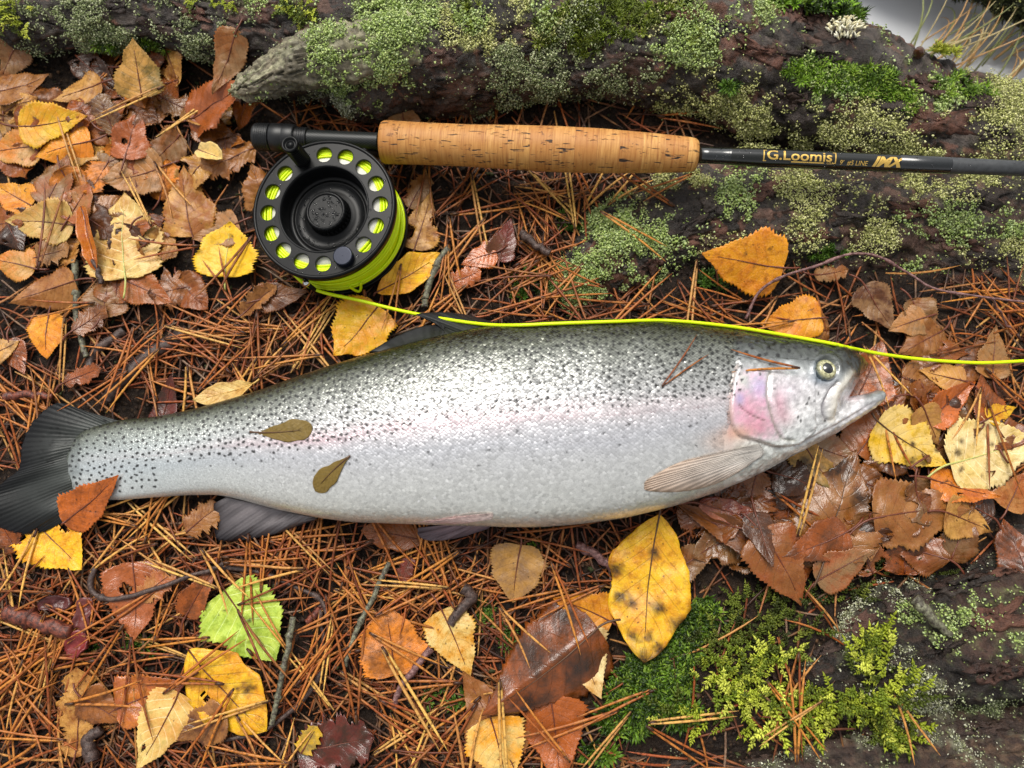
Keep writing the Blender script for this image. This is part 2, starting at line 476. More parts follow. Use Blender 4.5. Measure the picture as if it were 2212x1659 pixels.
# ---- bark plates that stand proud, each one a piece of its root
def bark_plate(r, px, py, w, h, ang, col, seed):
    G, N = r['G'].reshape(-1, 3), r['N'].reshape(-1, 3)
    co_, i, d = r['kd'].find((px, py, 0))
    if i is None or d > 20: return
    nr, na = 5, 26
    a = np.linspace(0, 2 * np.pi, na, endpoint=False)
    sq = 1 / np.maximum(np.abs(np.cos(a)), np.abs(np.sin(a))) ** .6
    rad = sq * (.85 + .5 * vn(np.stack([np.cos(a) * 1.7, np.sin(a) * 1.7, 0 * a + seed], -1), 3) + .35 * vn(np.stack([np.cos(a) * 6, np.sin(a) * 6, 0 * a + seed], -1), 4))
    ca, sa = math.cos(ang), -math.sin(ang)
    def at(f):
        x = np.cos(a) * rad * f * w; y = np.sin(a) * rad * f * h
        out, nn = [], []
        for X, Y in zip(px + x * ca - y * sa, py + x * sa + y * ca):
            _, j, _d = r['kd'].find((X, Y, 0)); out.append(G[j]); nn.append(N[j])
        return np.array(out), np.array(nn)
    nm = N[i] * .5 + np.array([0, 0, .5]); nm /= np.linalg.norm(nm)
    V = [G[i] + nm * .0016]; ring_ = []
    for k in range(1, nr + 1):
        p, n_ = at(k / nr); q = .5 * n_ + .5 * nm
        V.extend(p + q * (.0013 + .0008 * vn(p * 260, seed) + .0008 * math.sin(seed) * (k / nr) ** 2)[:, None])
    p, n_ = at(.96); V.extend(p - nm * .0016)
    F = [(0, 1 + j, 1 + (j + 1) % na) for j in range(na)]
    for k in range(nr):
        o0, o1 = 1 + k * na, 1 + (k + 1) * na
        F += [(o0 + j, o1 + j, o1 + (j + 1) % na, o0 + (j + 1) % na) for j in range(na)]
    V = np.array(V)
    cc = np.clip(np.array(lin(*col))[None] * (1 + 0.7 * fbm(V * 120, 3, seed)[:, None]), 0.004, 1)
    under(mk('bark_plate', V, F, plate_m, col=cc, smooth=True), r['parent'])
_pal = [(92, 64, 54), (72, 56, 49), (60, 52, 47), (106, 70, 56), (50, 40, 35)]
for k, (px, py, w, h, a, ri) in enumerate([
        (1730, 30, 60, 26, -.4, 0), (1800, 70, 50, 22, -.4, 0), (1560, 60, 60, 22, -.2, 0), (1640, 110, 55, 20, -.3, 0), (1760, 120, 48, 20, -.4, 0),
        (2000, 190, 60, 20, -.35, 0), (2120, 225, 55, 20, -.3, 0), (1930, 235, 58, 24, -.2, 0), (2030, 265, 66, 30, -.2, 0), (2150, 290, 70, 30, -.2, 0), (1830, 225, 40, 22, -.2, 0),
        (1700, 215, 46, 18, -.2, 0), (1900, 295, 50, 18, -.1, 0), (1480, 30, 46, 20, .1, 0), (1010, 60, 52, 24, .3, 0), (960, 120, 46, 24, .2, 0), (1060, 205, 56, 16, .05, 0), (930, 190, 44, 20, .1, 0),
        (420, 30, 44, 20, -.5, 0), (230, 20, 40, 16, .1, 0), (560, 25, 40, 22, -.2, 0), (340, 60, 46, 18, -.1, 0),
        (1560, 440, 60, 22, .25, 3), (1650, 415, 55, 20, .2, 3), (1480, 500, 50, 18, .35, 3), (1420, 560, 36, 20, .5, 3), (1760, 430, 60, 22, .05, 3), (1860, 470, 66, 20, .05, 3), (1990, 455, 62, 20, 0, 3),
        (2110, 430, 60, 24, 0, 3), (2060, 520, 64, 20, -.1, 3), (1880, 540, 60, 16, 0, 3), (2150, 560, 56, 18, -.05, 3), (1760, 510, 50, 16, .1, 3), (1350, 520, 30, 18, .6, 3),
        (1850, 1345, 46, 24, .2, 4), (1960, 1300, 52, 22, .3, 4), (2080, 1265, 60, 24, .25, 4), (2160, 1330, 60, 30, .2, 4), (2040, 1400, 50, 24, .3, 4), (2150, 1450, 60, 26, .2, 4), (1770, 1400, 40, 20, .3, 4), (1920, 1420, 40, 22, .3, 4), (2180, 1230, 46, 18, .3, 4),
        (1700, 1610, 60, 12, .1, 5), (1950, 1600, 60, 14, .05, 5), (2130, 1570, 60, 20, .1, 5), (1500, 1640, 50, 10, .1, 5)]):
    bark_plate(ROOTS[ri], px, py, w, h, a, _pal[k % 5], k + 3)

for k, (px, py, w, h, a) in enumerate([(1690, 1586, 105, 9, .10), (1760, 1578, 70, 7, .08), (1560, 1606, 70, 7, .16)]):
    bark_plate(ROOTS[5], px, py, w, h, a, ((186, 170, 128), (150, 128, 92), (140, 112, 80))[k], k + 90)

# ---- lichen: crumbs and ruffles too many to count, one part for each root
LICH = [  # plan ellipse: x, y, rx, ry, density, tone
    (60, 50, 110, 60, .9, 1), (200, 70, 110, 55, .9, 1), (330, 70, 90, 45, .7, 1), (300, 15, 140, 25, .5, 1), (460, 70, 90, 45, .5, 1),
    (850, 60, 60, 45, .9, 2), (800, 130, 70, 50, 1., 2), (770, 190, 70, 40, .8, 2), (740, 205, 60, 40, .6, 3), (620, 15, 60, 25, .5, 2),
    (1030, 70, 60, 50, .5, 0), (1020, 40, 30, 40, .9, 2), (1150, 60, 60, 55, .6, 0), (1250, 110, 100, 60, .6, 1), (1150, 140, 100, 60, .5, 1), (1330, 150, 80, 50, .5, 1), (1170, 40, 25, 35, 1., 2), (1380, 60, 70, 30, .4, 0),
    (1480, 100, 50, 40, .9, 2), (1600, 40, 60, 35, .6, 2), (1570, 110, 50, 50, .4, 2),
    (1560, 230, 110, 55, 1.3, 0), (1490, 250, 60, 60, 1.3, 0), (1660, 270, 90, 45, 1.2, 0), (1730, 290, 60, 30, 1., 0), (1600, 285, 70, 30, .8, 0), (1700, 225, 50, 30, .5, 2),
    (1820, 190, 60, 35, 1.0, 2), (1870, 220, 50, 30, .9, 0), (1930, 290, 40, 45, 1.2, 0), (1850, 300, 60, 22, .7, 0), (2050, 205, 50, 25, 1., 2), (2180, 205, 60, 45, 1.3, 0), (2100, 240, 60, 15, .5, 0), (2020, 330, 40, 12, .9, 0), (2170, 160, 40, 14, .6, 0), (1960, 135, 30, 10, .8, 2),
    (1400, 400, 90, 35, .8, 0), (1330, 450, 50, 50, .6, 2), (1620, 400, 60, 25, .7, 2), (1700, 400, 60, 30, .6, 0), (1500, 480, 60, 20, .4, 2), (1560, 540, 50, 30, .5, 0), (1440, 530, 60, 30, .5, 2), (1400, 600, 60, 25, .5, 2), (1850, 420, 120, 30, .5, 0), (2080, 400, 90, 30, .8, 0), (2080, 480, 110, 40, .6, 2), (1900, 500, 60, 30, .4, 0), (2150, 560, 80, 50, .4, 0), (2000, 590, 60, 30, .4, 2),
    (1850, 1290, 90, 25, .7, 3), (1750, 1330, 90, 30, .8, 3), (1960, 1330, 60, 40, .4, 2), (2080, 1310, 70, 60, .6, 2), (2050, 1400, 50, 60, .6, 2), (2160, 1420, 60, 60, .3, 2), (1900, 1240, 60, 25, .5, 3), (2140, 1200, 90, 30, .5, 3), (1780, 1600, 120, 20, .4, 3), (2000, 1640, 100, 30, .3, 1), (1800, 1380, 80, 60, .5, 3), (2000, 1480, 80, 60, .5, 3), (2150, 1520, 80, 50, .5, 1), (1950, 1250, 150, 25, .6, 3), (1500, 1620, 100, 30, .5, 3), (1680, 1645, 120, 30, .4, 3), (2120, 1600, 100, 40, .5, 3)]
TONE = linA([[(218, 218, 146), (196, 200, 122), (228, 226, 168), (174, 178, 104)], [(178, 186, 138), (150, 164, 112), (200, 206, 166), (122, 134, 84)],
             [(176, 198, 112), (200, 214, 142), (150, 172, 92), (186, 204, 144)], [(164, 168, 130), (194, 196, 162), (130, 132, 92), (214, 214, 190)]])
LB = []
OCT_V = np.array([(1, 0, 0), (0, 1, 0), (-1, 0, 0), (0, -1, 0), (0, 0, 1), (0, 0, -1.0)]); OCT_F = np.array([(0, 1, 4), (1, 2, 4), (2, 3, 4), (3, 0, 4), (1, 0, 5), (2, 1, 5), (3, 2, 5), (0, 3, 5)])
for k in range(6):
    v = OCT_V * (1 + 0.5 * rng.standard_normal((6, 1)).clip(-1.3, 1.3)) + rng.normal(0, .2, (6, 3)); v[:, 2] *= 0.7
    LB.append((v, OCT_F))
def lichen_on(r, n):
    G, N, W = r['G'].reshape(-1, 3), r['N'].reshape(-1, 3), r['W'].reshape(-1, 2)
    k = np.nonzero(r['vis'].ravel())[0]
    dens = np.zeros(len(k)); tone = np.ones(len(k), int)
    for (x, y, rx, ry, d, t) in LICH:
        e = ((W[k, 0] - x) / rx) ** 2 + ((W[k, 1] - y) / ry) ** 2
        g = d * np.exp(-e * 0.65); tone = np.where(g > dens, t, tone); dens = np.maximum(dens, g)
    dens = dens + 0.05
    m = np.clip(fbm(G[k] * 48, 3, 31) * 4.2 + fbm(G[k] * 190, 4, 77) * 1.9 + 0.1 + 0.9 * (dens - 0.5), 0, 1) * (dens + .15) + .34 * dens * np.clip(fbm(G[k] * 260, 3, 15) * 4 - .2, 0, 1)
    # the crust itself stains the bark
    me_ = r['o'].data; ca_ = np.zeros(len(G) * 4, np.float32); me_.color_attributes['Col'].data.foreach_get('color', ca_); ca_ = ca_.reshape(-1, 4)
    wgt = np.clip(m * 1.3, 0, .88)[:, None]; ca_[k, :3] = ca_[k, :3] * (1 - wgt) + TONE[tone, 1] * .5 * wgt
    me_.color_attributes['Col'].data.foreach_set('color', ca_.ravel())
    m = np.clip(m * n / max(m.sum(), 1e-6), 0, 4)
    cnt = rng.poisson(m)
    k2 = np.repeat(k, cnt); t2 = np.repeat(tone, cnt)
    if not len(k2): return
    jit = rng.normal(0, 0.0008, (len(k2), 3))
    pos = G[k2] + jit + N[k2] * rng.uniform(0.0, 0.0022, (len(k2), 1)) * np.clip(np.repeat(m, cnt), .3, 1.2)[:, None]
    col = TONE[t2, rng.integers(0, 4, len(k2))] * rng.uniform(0.7, 1.2, (len(k2), 1))
    scl = rng.uniform(0.00028, 0.0007, len(k2)) * np.where(t2 == 2, 1.2, 1)
    V, F, C = inst(LB, rng.integers(0, 6, len(k2)), pos, frames(N[k2] + rng.normal(0, .45, (len(k2), 3)), rng.uniform(0, 6.28, len(k2))), scl, col)
    o = mk('lichen', V, F, lichen_m, col=np.clip(C, 0, 1), smooth=False)
    o['kind'] = 'stuff'
    if r['o'].name.startswith('bark'): under(o, r['parent'])
    else:
        o.parent = r['o']
for r, n in zip(ROOTS, (72000, 10000, 6000, 40000, 12000, 4500, 900)):
    lichen_on(r, n)

# ---- moss
def frond_base(seed):
    rg = np.random.default_rng(seed); V, F = [], []
    def spindle(p0, d, L, w, up):
        s = np.cross(d, up); s /= np.linalg.norm(s)
        b = len(V)
        V.extend([p0, p0 + d * L * .35 + s * w, p0 + d * L * .4 + up * w, p0 + d * L * .35 - s * w, p0 + d * L * .3 - up * w * .6, p0 + d * L + up * rg.uniform(-.02, .05)])
        for q in range(4):
            F.append((b, b + 1 + q, b + 1 + (q + 1) % 4)); F.append((b + 5, b + 1 + (q + 1) % 4, b + 1 + q))
    n = 7
    for k in range(n):
        u = (k + .5) / n
        c = np.array([u * 0.9, 0, 0.28 * u - 0.35 * u * u])
        L = 0.42 * (1 - u) ** .6 * (0.4 + 1.2 * u if u < .5 else 1) * rg.uniform(.6, 1.3)
        for s in (-1, 1):
            if rg.random() < .22: continue
            a = rg.uniform(.55, 1.25)
            d = np.array([math.cos(a), s * math.sin(a), rg.uniform(-.05, .3)]); d /= np.linalg.norm(d)
            spindle(c, d, L, 0.062, np.array([0, 0, 1.0]))
    for k in range(5):
        u = k / 5; c = np.array([u * .95, 0, 0.28 * u - 0.35 * u * u])
        spindle(c, np.array([1, 0, .1 - .4 * u]) / 1.05, .3, 0.05, np.array([0, 0, 1.0]))
    return np.array(V), np.array(F)
def star_base(seed, n=15):
    rg = np.random.default_rng(seed); V, F = [], []
    for k in range(n):
        a = k * 2.399 + rg.uniform(-.2, .2); el = rg.uniform(.25, 1.25); L = rg.uniform(.7, 1.1)
        d = np.array([math.cos(a) * math.cos(el), math.sin(a) * math.cos(el), math.sin(el)])
        s = np.array([-math.sin(a), math.cos(a), 0]); w = 0.075
        b = len(V); m = d * L * .55 + np.array([0, 0, .05]); t = d * L - np.array([0, 0, .10])
        V.extend([s * w * .6, -s * w * .6, m + s * w, m - s * w, t, m + np.array([0, 0, -.05])])
        F += [(b, b + 1, b + 3), (b, b + 3, b + 2), (b + 2, b + 3, b + 4), (b + 2, b + 4, b + 5), (b + 3, b + 5, b + 4)]
    return np.array(V), np.array(F)
FB = [frond_base(k) for k in range(5)]; SB = [star_base(k + 20) for k in range(4)]
def moss(name, bases, spots, cols, scl, label, lean=0.5, lift=0.0, parent=None):
    pos, nr, sp, sc, cc = [], [], [], [], []
    for (x, y, rx, ry, n, a0, spread) in spots:
        for _ in range(n):
            q, t = math.sqrt(random.random()), random.uniform(0, 6.283)
            px, py = x + rx * q * math.cos(t), y + ry * q * math.sin(t)
            p, nn = surf(px, py, lift)
            pos.append(p); nr.append(nn); sp.append(R(a0) + random.gauss(0, spread)); sc.append(random.uniform(*scl)); cc.append(linA(cols[random.randrange(len(cols))]) * random.uniform(.75, 1.2))
    pos, nr, sp, sc, cc = map(np.array, (pos, nr, sp, sc, cc))
    if lean is None:      # fronds: x points along sp in the plan, tilted up a little
        x = np.stack([np.cos(sp), np.sin(sp), rng.uniform(-.1, 1.3, len(sp))], 1); x /= np.linalg.norm(x, axis=1)[:, None]
        y = np.cross(nr * .4 + [0, 0, .6], x); y /= np.linalg.norm(y, axis=1)[:, None]
        rot = np.stack([x, y, np.cross(x, y)], -1)
    else:
        rot = frames(nr + rng.normal(0, lean, nr.shape) + [0, 0, .3], sp)
    V, F, C = inst(bases, rng.integers(0, len(bases), len(pos)), pos, rot, sc, cc)
    o = mk(name, V, F, moss_m, col=np.clip(C, 0, 1), smooth=False)
    return tag(o, label, 'moss', kind='stuff')
YG = [(144, 156, 40), (174, 184, 58), (104, 120, 30), (196, 202, 80), (80, 92, 26)]
GR = [(70, 98, 22), (90, 122, 30), (48, 70, 17), (112, 138, 42), (36, 54, 15)]
OG = [(72, 82, 24), (92, 104, 32), (54, 62, 20), (110, 118, 42)]
moss('feather_moss', FB, [(1560, 1470, 60, 50, 31, 130, 1.05), (1640, 1430, 70, 50, 36, 110, 1.2), (1620, 1500, 80, 40, 41, 200, 1.2), (1720, 1500, 80, 40, 41, 230, 1.2), (1800, 1510, 60, 40, 33, 260, 1.2), (1880, 1520, 60, 50, 43, 300, 1.05),
      (1930, 1560, 50, 40, 28, 290, 0.9), (1880, 1440, 40, 40, 28, 110, 0.9), (1890, 1390, 30, 36, 16, 90, 0.75), (1940, 1480, 40, 40, 19, 20, 0.9), (1480, 1540, 60, 30, 16, 180, 0.9), (1680, 1560, 120, 18, 19, 265, 0.75)],
     YG, (0.007, 0.0165), 'feathery yellow-green moss fronds between the two lower right roots', None, 0.002)
moss('feather_moss', FB, [(1560, 1380, 80, 50, 50, 60, 1.2), (1680, 1370, 80, 50, 46, 60, 1.2), (1760, 1290, 120, 22, 36, 90, .8), (1950, 1230, 120, 18, 26, 90, .8), (1620, 1310, 60, 30, 20, 90, 1.)],
     OG, (0.007, 0.014), 'dull olive moss spreading above the lower right root', None, 0.001)
moss('star_moss', SB, [(1440, 1390, 60, 60, 110, 0, 3), (1400, 1480, 90, 60, 150, 0, 3), (1500, 1330, 50, 40, 50, 0, 3), (1350, 1550, 50, 40, 44, 0, 3), (1450, 1540, 50, 30, 40, 0, 3), (1290, 1630, 30, 20, 12, 0, 3), (1400, 1430, 40, 40, 30, 0, 3)],
     GR, (0.006, 0.011), 'bright green star moss beside the big yellow oval leaf', .35, 0.001)
moss('star_moss', SB, [(1790, 165, 70, 34, 110, 0, 3), (1880, 175, 60, 34, 120, 0, 3), (1915, 205, 36, 24, 50, 0, 3), (1740, 150, 50, 30, 40, 0, 3), (2050, 180, 44, 26, 60, 0, 3), (2080, 200, 40, 20, 30, 0, 3), (1960, 215, 20, 40, 24, 0, 3), (2130, 200, 30, 16, 20, 0, 3)],
     [(96, 126, 34), (120, 156, 40), (70, 96, 28), (142, 170, 60)], (0.003, 0.0065), 'green moss tufts on the root above the thin rod end', .4)
moss('star_moss', SB, [(1310, 40, 110, 50, 150, 0, 3), (1260, 85, 40, 40, 40, 0, 3), (1180, 60, 30, 50, 30, 0, 3), (1010, 30, 24, 40, 24, 0, 3), (1400, 30, 60, 24, 40, 0, 3), (1470, 40, 50, 50, 36, 0, 3), (1520, 100, 30, 30, 20, 0, 3)],
     [(92, 104, 34), (116, 128, 40), (70, 82, 26), (104, 122, 30)], (0.003, 0.006), 'olive moss film on the root above the cork grip', .5)
moss('feather_moss', FB, [(640, 12, 50, 22, 26, 270, .6), (40, 20, 40, 20, 14, 270, .8), (30, 55, 40, 20, 16, 300, .8), (480, 8, 30, 10, 8, 270, .6), (660, 34, 30, 18, 10, 270, .6), (420, 0, 24, 12, 6, 270, .5)],
     YG, (0.006, 0.011), 'yellow-green moss fringe hanging on the top left root', None, 0.001)
moss('star_moss', SB, [(1780, 12, 70, 26, 90, 0, 3), (1840, 25, 30, 30, 40, 0, 3), (1700, 12, 30, 10, 16, 0, 3)],
     GR + [(120, 160, 40)], (0.006, 0.011), 'bright green moss clump at the pond edge behind the top root', .4, .002)
moss('star_moss', SB, [(325, 102, 40, 14, 40, 0, 3), (230, 96, 26, 8, 12, 0, 3)], GR + [(120, 160, 40)], (0.005, 0.008), 'bright green moss peeping out under the top left root', .4, .001)
moss('star_moss', SB, [(320, 1395, 40, 20, 16, 0, 3), (200, 1400, 30, 24, 5, 0, 3), (230, 1520, 20, 30, 6, 0, 3), (1050, 1330, 26, 30, 18, 0, 3), (1095, 1375, 20, 26, 12, 0, 3), (1160, 620, 60, 50, 18, 0, 3), (1550, 610, 50, 20, 18, 0, 3), (1790, 545, 40, 16, 18, 0, 3), (1230, 480, 24, 22, 14, 0, 3), (1140, 1180, 26, 12, 8, 0, 3), (950, 1500, 60, 40, 8, 0, 3), (1600, 350, 10, 8, 4, 0, 3), (1580, 185, 16, 10, 10, 0, 3)],
     [(72, 104, 30), (52, 78, 24), (96, 128, 40)], (0.004, 0.008), 'small dark green moss sprigs scattered through the needle litter', .4, .001)
# ------------------------------------------------------------------ pond edge: grass, pale lichen tuft, seed
def blade(px, py, z, ang, L, w, bend, mat, parent):
    b = P(px, py, z)
    n = 9; u = np.linspace(0, 1, n)
    d = np.array([math.cos(ang), math.sin(ang), 0])
    path = b + np.outer(u * L * .62, d) + np.outer(L * (.72 * u - bend * u ** 2.3), [0, 0, 1.0]) + np.outer(np.sin(u * 3) * .004, [d[1], -d[0], 0])
    v, f = tube(path, w * (1 - u) ** .7 + 0.00012, 5)
    under(mk('blade', v, f, mat, col=None), parent)
gm = [simple('pond_grass_%s' % n, lin(*c), .5) for n, c in (('straw', (206, 188, 136)), ('green', (146, 152, 98)), ('rust', (200, 158, 104)))]
for k, (cx, cy, lab) in enumerate([(2000, 120, 'thin blurred grass tuft nearest the pale lichen knob'), (2100, 130, 'straw and green grass tuft standing in the pond at the top right'), (2190, 150, 'long rusty grass tuft at the right edge of the pond')]):
    t = tag(empty('grass_tuft', P(cx, cy, WATER_Z)), lab, 'grass', 'grass tufts at the pond edge')
    for j in range(17):
        blade(cx + random.uniform(-60, 50), cy + random.uniform(-30, 40), WATER_Z + .004, R(random.gauss(62, 22)), random.uniform(.045, .10), random.uniform(.0004, .0008), random.uniform(.1, .9), gm[(j + k) % 3], t)
moss('star_moss', SB, [(2045, 118, 44, 12, 50, 0, 3), (2090, 122, 24, 10, 16, 0, 3)], [(150, 160, 40), (120, 136, 36), (176, 178, 60)], (.005, .008), 'sunny yellow-green moss cushion between the root and the pond grass', .4, .004)
moss('star_moss', SB, [(2120, 0, 90, 12, 60, 0, 3), (2190, 26, 40, 14, 40, 0, 3)], [(50, 56, 26), (64, 70, 30), (36, 40, 22)], (.004, .007), 'blackish moss on the root over the pond', .5)
LFB = []
for k in range(3):
    v = ICO_V * [.34, .34, 1.0] * (1 + .25 * rng.standard_normal((12, 1)).clip(-1, 1)); LFB.append((v + [0, 0, .7], ICO_F))
n = 170
th, q = rng.uniform(0, 6.28, n), np.sqrt(rng.uniform(0, 1, n))
pp = [surf(1825 + 34 * a * math.cos(b), 62 + 26 * a * math.sin(b), .001)[0] for a, b in zip(q, th)]
nn = np.stack([np.cos(th) * q, np.sin(th) * q, np.full(n, .8)], 1) + rng.normal(0, .4, (n, 3))
V, F, C = inst(LFB, rng.integers(0, 3, n), np.array(pp) + np.outer(1 - q ** 2, [0, 0, .004]), frames(nn, th), rng.uniform(.0012, .0024, n), linA([(236, 230, 196), (222, 212, 170), (244, 240, 216)])[rng.integers(0, 3, n)])
tag(mk('pale_lichen', V, F, lichen_m, col=C), 'cream white branching lichen knob on top of the root near the pond', 'lichen')
b = surf(1986, 118)[0]
v, f = lathe([(0.0001, .0), (.0024, .001), (.0032, .004), (.0028, .0075), (.0014, .0098), (.0001, .0108)], 20)
t = mk('seed_bud', v, f, simple('seed', lin(74, 44, 26), .2), None); t.location = Vector(b); t.rotation_euler = (.3, -.5, 0)
tag(t, 'tiny shiny brown bud on the root crest beside the pond', 'bud')

# ------------------------------------------------------------------ height of what lies about, for stacking
HX0, HY0, HS = -.42, -.28, .002
hx = np.arange(HX0, .44, HS); hy = np.arange(HY0, .34, HS)
HM = gz(*np.meshgrid(hx, hy, indexing='ij')) + .0078
for r in ROOTS:
    g = r['G'].reshape(-1, 3)
    i = ((g[:, 0] - HX0) / HS).astype(int); j = ((g[:, 1] - HY0) / HS).astype(int)
    ok = (i >= 0) & (j >= 0) & (i < HM.shape[0]) & (j < HM.shape[1])
    np.maximum.at(HM, (i[ok], j[ok]), g[ok, 2])
def hm(p):
    i = np.clip(((p[..., 0] - HX0) / HS).astype(int), 0, HM.shape[0] - 1); j = np.clip(((p[..., 1] - HY0) / HS).astype(int), 0, HM.shape[1] - 1)
    return HM[i, j]
def hm_raise(p):
    i = np.clip(((p[:, 0] - HX0) / HS).astype(int), 0, HM.shape[0] - 1); j = np.clip(((p[:, 1] - HY0) / HS).astype(int), 0, HM.shape[1] - 1)
    np.maximum.at(HM, (i, j), p[:, 2])

# ------------------------------------------------------------------ leaves
def leaf_material():
    M = Mat('leaf')
    a = M.attr('col_a', 'OBJECT').outputs['Color']; b = M.attr('col_b', 'OBJECT').outputs['Color']
    par = M.n('SeparateXYZ', {0: M.attr('leaf_par', 'OBJECT').outputs['Vector']})     # spots, gloss, vein strength
    luv = M.n('SeparateXYZ', {0: M.attr('luv').outputs['Vector']})
    co = M.coord()
    n1 = M.noise(70, co, 4, 0.6); n2 = M.noise(260, co, 5, 0.65); n3 = M.noise(1100, co, 3, 0.6)
    av = M.math('ABSOLUTE', luv.outputs[1])
    c = M.mix(M.ramp(M.math('ADD', M.math('MULTIPLY', n1, .65), M.math('MULTIPLY', n2, .35)), [(0.42, 0.0), (0.6, 1.0)]), a, b)
    # mottling
    dk = M.n('HueSaturation', {'Color': c, 'Value': 0.55, 'Saturation': 1.1}).outputs[0]
    c = M.mix(M.math('MULTIPLY', M.ramp(n2, [(0.5, 0.0), (0.64, 1.0)]), .6), c, dk)
    lt = M.n('HueSaturation', {'Color': c, 'Value': 1.3, 'Saturation': .85}).outputs[0]
    c = M.mix(M.math('MULTIPLY', M.ramp(n3, [(0.5, 0.0), (0.7, 1.0)]), .4), c, lt)
    # veins: midrib and slanting side veins
    ph = M.math('FRACT', M.math('ADD', M.math('SUBTRACT', M.math('MULTIPLY', luv.outputs[0], 8.5), M.math('MULTIPLY', av, 2.3)), 10.0))
    tri = M.math('ABSOLUTE', M.math('SUBTRACT', ph, 0.5))
    vein = M.math('MAXIMUM', M.ramp(tri, [(0.0, 1.0), (0.075, 0.0)]), M.ramp(av, [(0.0, 1.0), (0.03, 0.0)]))
    vein = M.math('MULTIPLY', vein, M.ramp(av, [(0.55, 1.0), (1.0, 0.35)]))
    vc = M.mix(luv.outputs[2], M.n('HueSaturation', {'Color': c, 'Value': 0.5}).outputs[0], M.n('HueSaturation', {'Color': c, 'Value': 1.5, 'Saturation': .75}).outputs[0])
    c = M.mix(M.math('MULTIPLY', vein, M.math('MULTIPLY', par.outputs[2], 1.25), clamp=True), c, vc)
    # dark dots and decay blotches
    vo_ = M.n('TexVoronoi', {'Scale': 300.0, 'Vector': co, 'Randomness': 1.0})
    class vo: outputs = {'Distance': M.math('SUBTRACT', vo_.outputs['Distance'], M.math('MULTIPLY', M.math('SUBTRACT', n2, .42), .45)), 'Color': vo_.outputs['Color']}
    dot = M.math('MULTIPLY', M.ramp(vo.outputs['Distance'], [(0.04, 1.0), (0.15, 0.0)]), M.math('GREATER_THAN', M.math('MULTIPLY', par.outputs[0], .75), vo.outputs['Color']))
    c = M.mix(M.math('MULTIPLY', dot, .75), c, lin(56, 34, 18))
    vo2 = M.n('TexVoronoi', {'Scale': 75.0, 'Vector': M.mix(.06, co, M.n('TexNoise', {'Scale': 200.0}).outputs[1]), 'Randomness': 1.0})
    blo = M.math('MULTIPLY', M.ramp(vo2.outputs['Distance'], [(0.12, 1.0), (0.22, 0.0)]), M.math('GREATER_THAN', M.math('MULTIPLY', par.outputs[0], .9), vo2.outputs['Color']))
    c = M.mix(M.math('MULTIPLY', blo, .8), c, lin(62, 38, 22))
    c = M.mix(M.math('MULTIPLY', M.attr('dec').outputs['Fac'], M.ramp(n3, [(.3, .75), (.6, .98)])), c, lin(44, 28, 16))
    # brown rim
    rim = M.ramp(M.math('ADD', av, M.math('MULTIPLY', n2, .35)), [(1.02, 0.0), (1.22, 1.0)])
    c = M.mix(M.math('MULTIPLY', rim, .5), c, lin(120, 70, 34))
    h = M.math('ADD', M.math('MULTIPLY', n2, .7), M.math('ADD', M.math('MULTIPLY', n3, .3), M.math('MULTIPLY', vein, M.math('MULTIPLY', par.outputs[2], .35))))
    ro = M.math('SUBTRACT', M.ramp(n2, [(0.3, 0.42), (0.7, 0.62)]), M.math('MULTIPLY', par.outputs[1], .38))
    return M.set(Base_Color=c, Roughness=ro, Normal=M.bump(h, .55, .0009), Specular_IOR_Level=M.math('ADD', .18, M.math('MULTIPLY', par.outputs[1], .42)))
leaf_m = leaf_material()
def M_stem(name, rgb): return simple(name, lin(*rgb), .4, bump=(800, .3, .0004))
stem_m = {'y': M_stem('leaf_stem_straw', (200, 160, 84)), 'r': M_stem('leaf_stem_red', (104, 52, 32)), 'b': M_stem('leaf_stem_brown', (86, 58, 36)), 'g': M_stem('leaf_stem_green', (190, 190, 110))}
PROF = {
    'birch': ([0, .03, .1, .2, .3, .42, .56, .7, .84, .94, 1], [.02, .34, .74, .96, 1, .93, .75, .52, .27, .1, 0]),
    'round': ([0, .02, .08, .2, .36, .52, .68, .82, .93, 1], [.02, .36, .74, .97, 1, .92, .73, .46, .18, 0]),
    'oval': ([0, .05, .14, .28, .45, .6, .75, .87, .95, 1], [.02, .26, .58, .87, 1, .97, .8, .52, .24, 0]),
    'spoon': ([0, .1, .22, .36, .52, .68, .82, .92, .98, 1], [.05, .14, .3, .58, .86, 1, .94, .7, .35, 0]),
    'strip': ([0, .08, .3, .5, .75, .93, 1], [.2, .6, .9, 1, .85, .5, 0]),
    'torn': ([0, .05, .15, .28, .4, .5, .62, .74, .86, 1], [.1, .5, .8, .6, .95, .7, 1, .6, .75, 0])}
PALS = {'Y': (242, 190, 30), 'G': (230, 154, 26), 'O': (222, 130, 30), 'T': (208, 154, 76), 'P': (230, 196, 116), 'B': (148, 88, 36), 'R': (160, 82, 28),
        'D': (94, 52, 22), 'K': (62, 36, 20), 'S': (150, 112, 72), 'M': (112, 42, 28), 'L': (196, 214, 84), 'l': (168, 196, 70), 'V': (136, 112, 52), 'A': (196, 100, 26), 'N': (172, 116, 60), 'p': (236, 210, 150), 'C': (172, 94, 50)}
LEAVES = 0
NAMED, FILL, SAID = [], [], set()
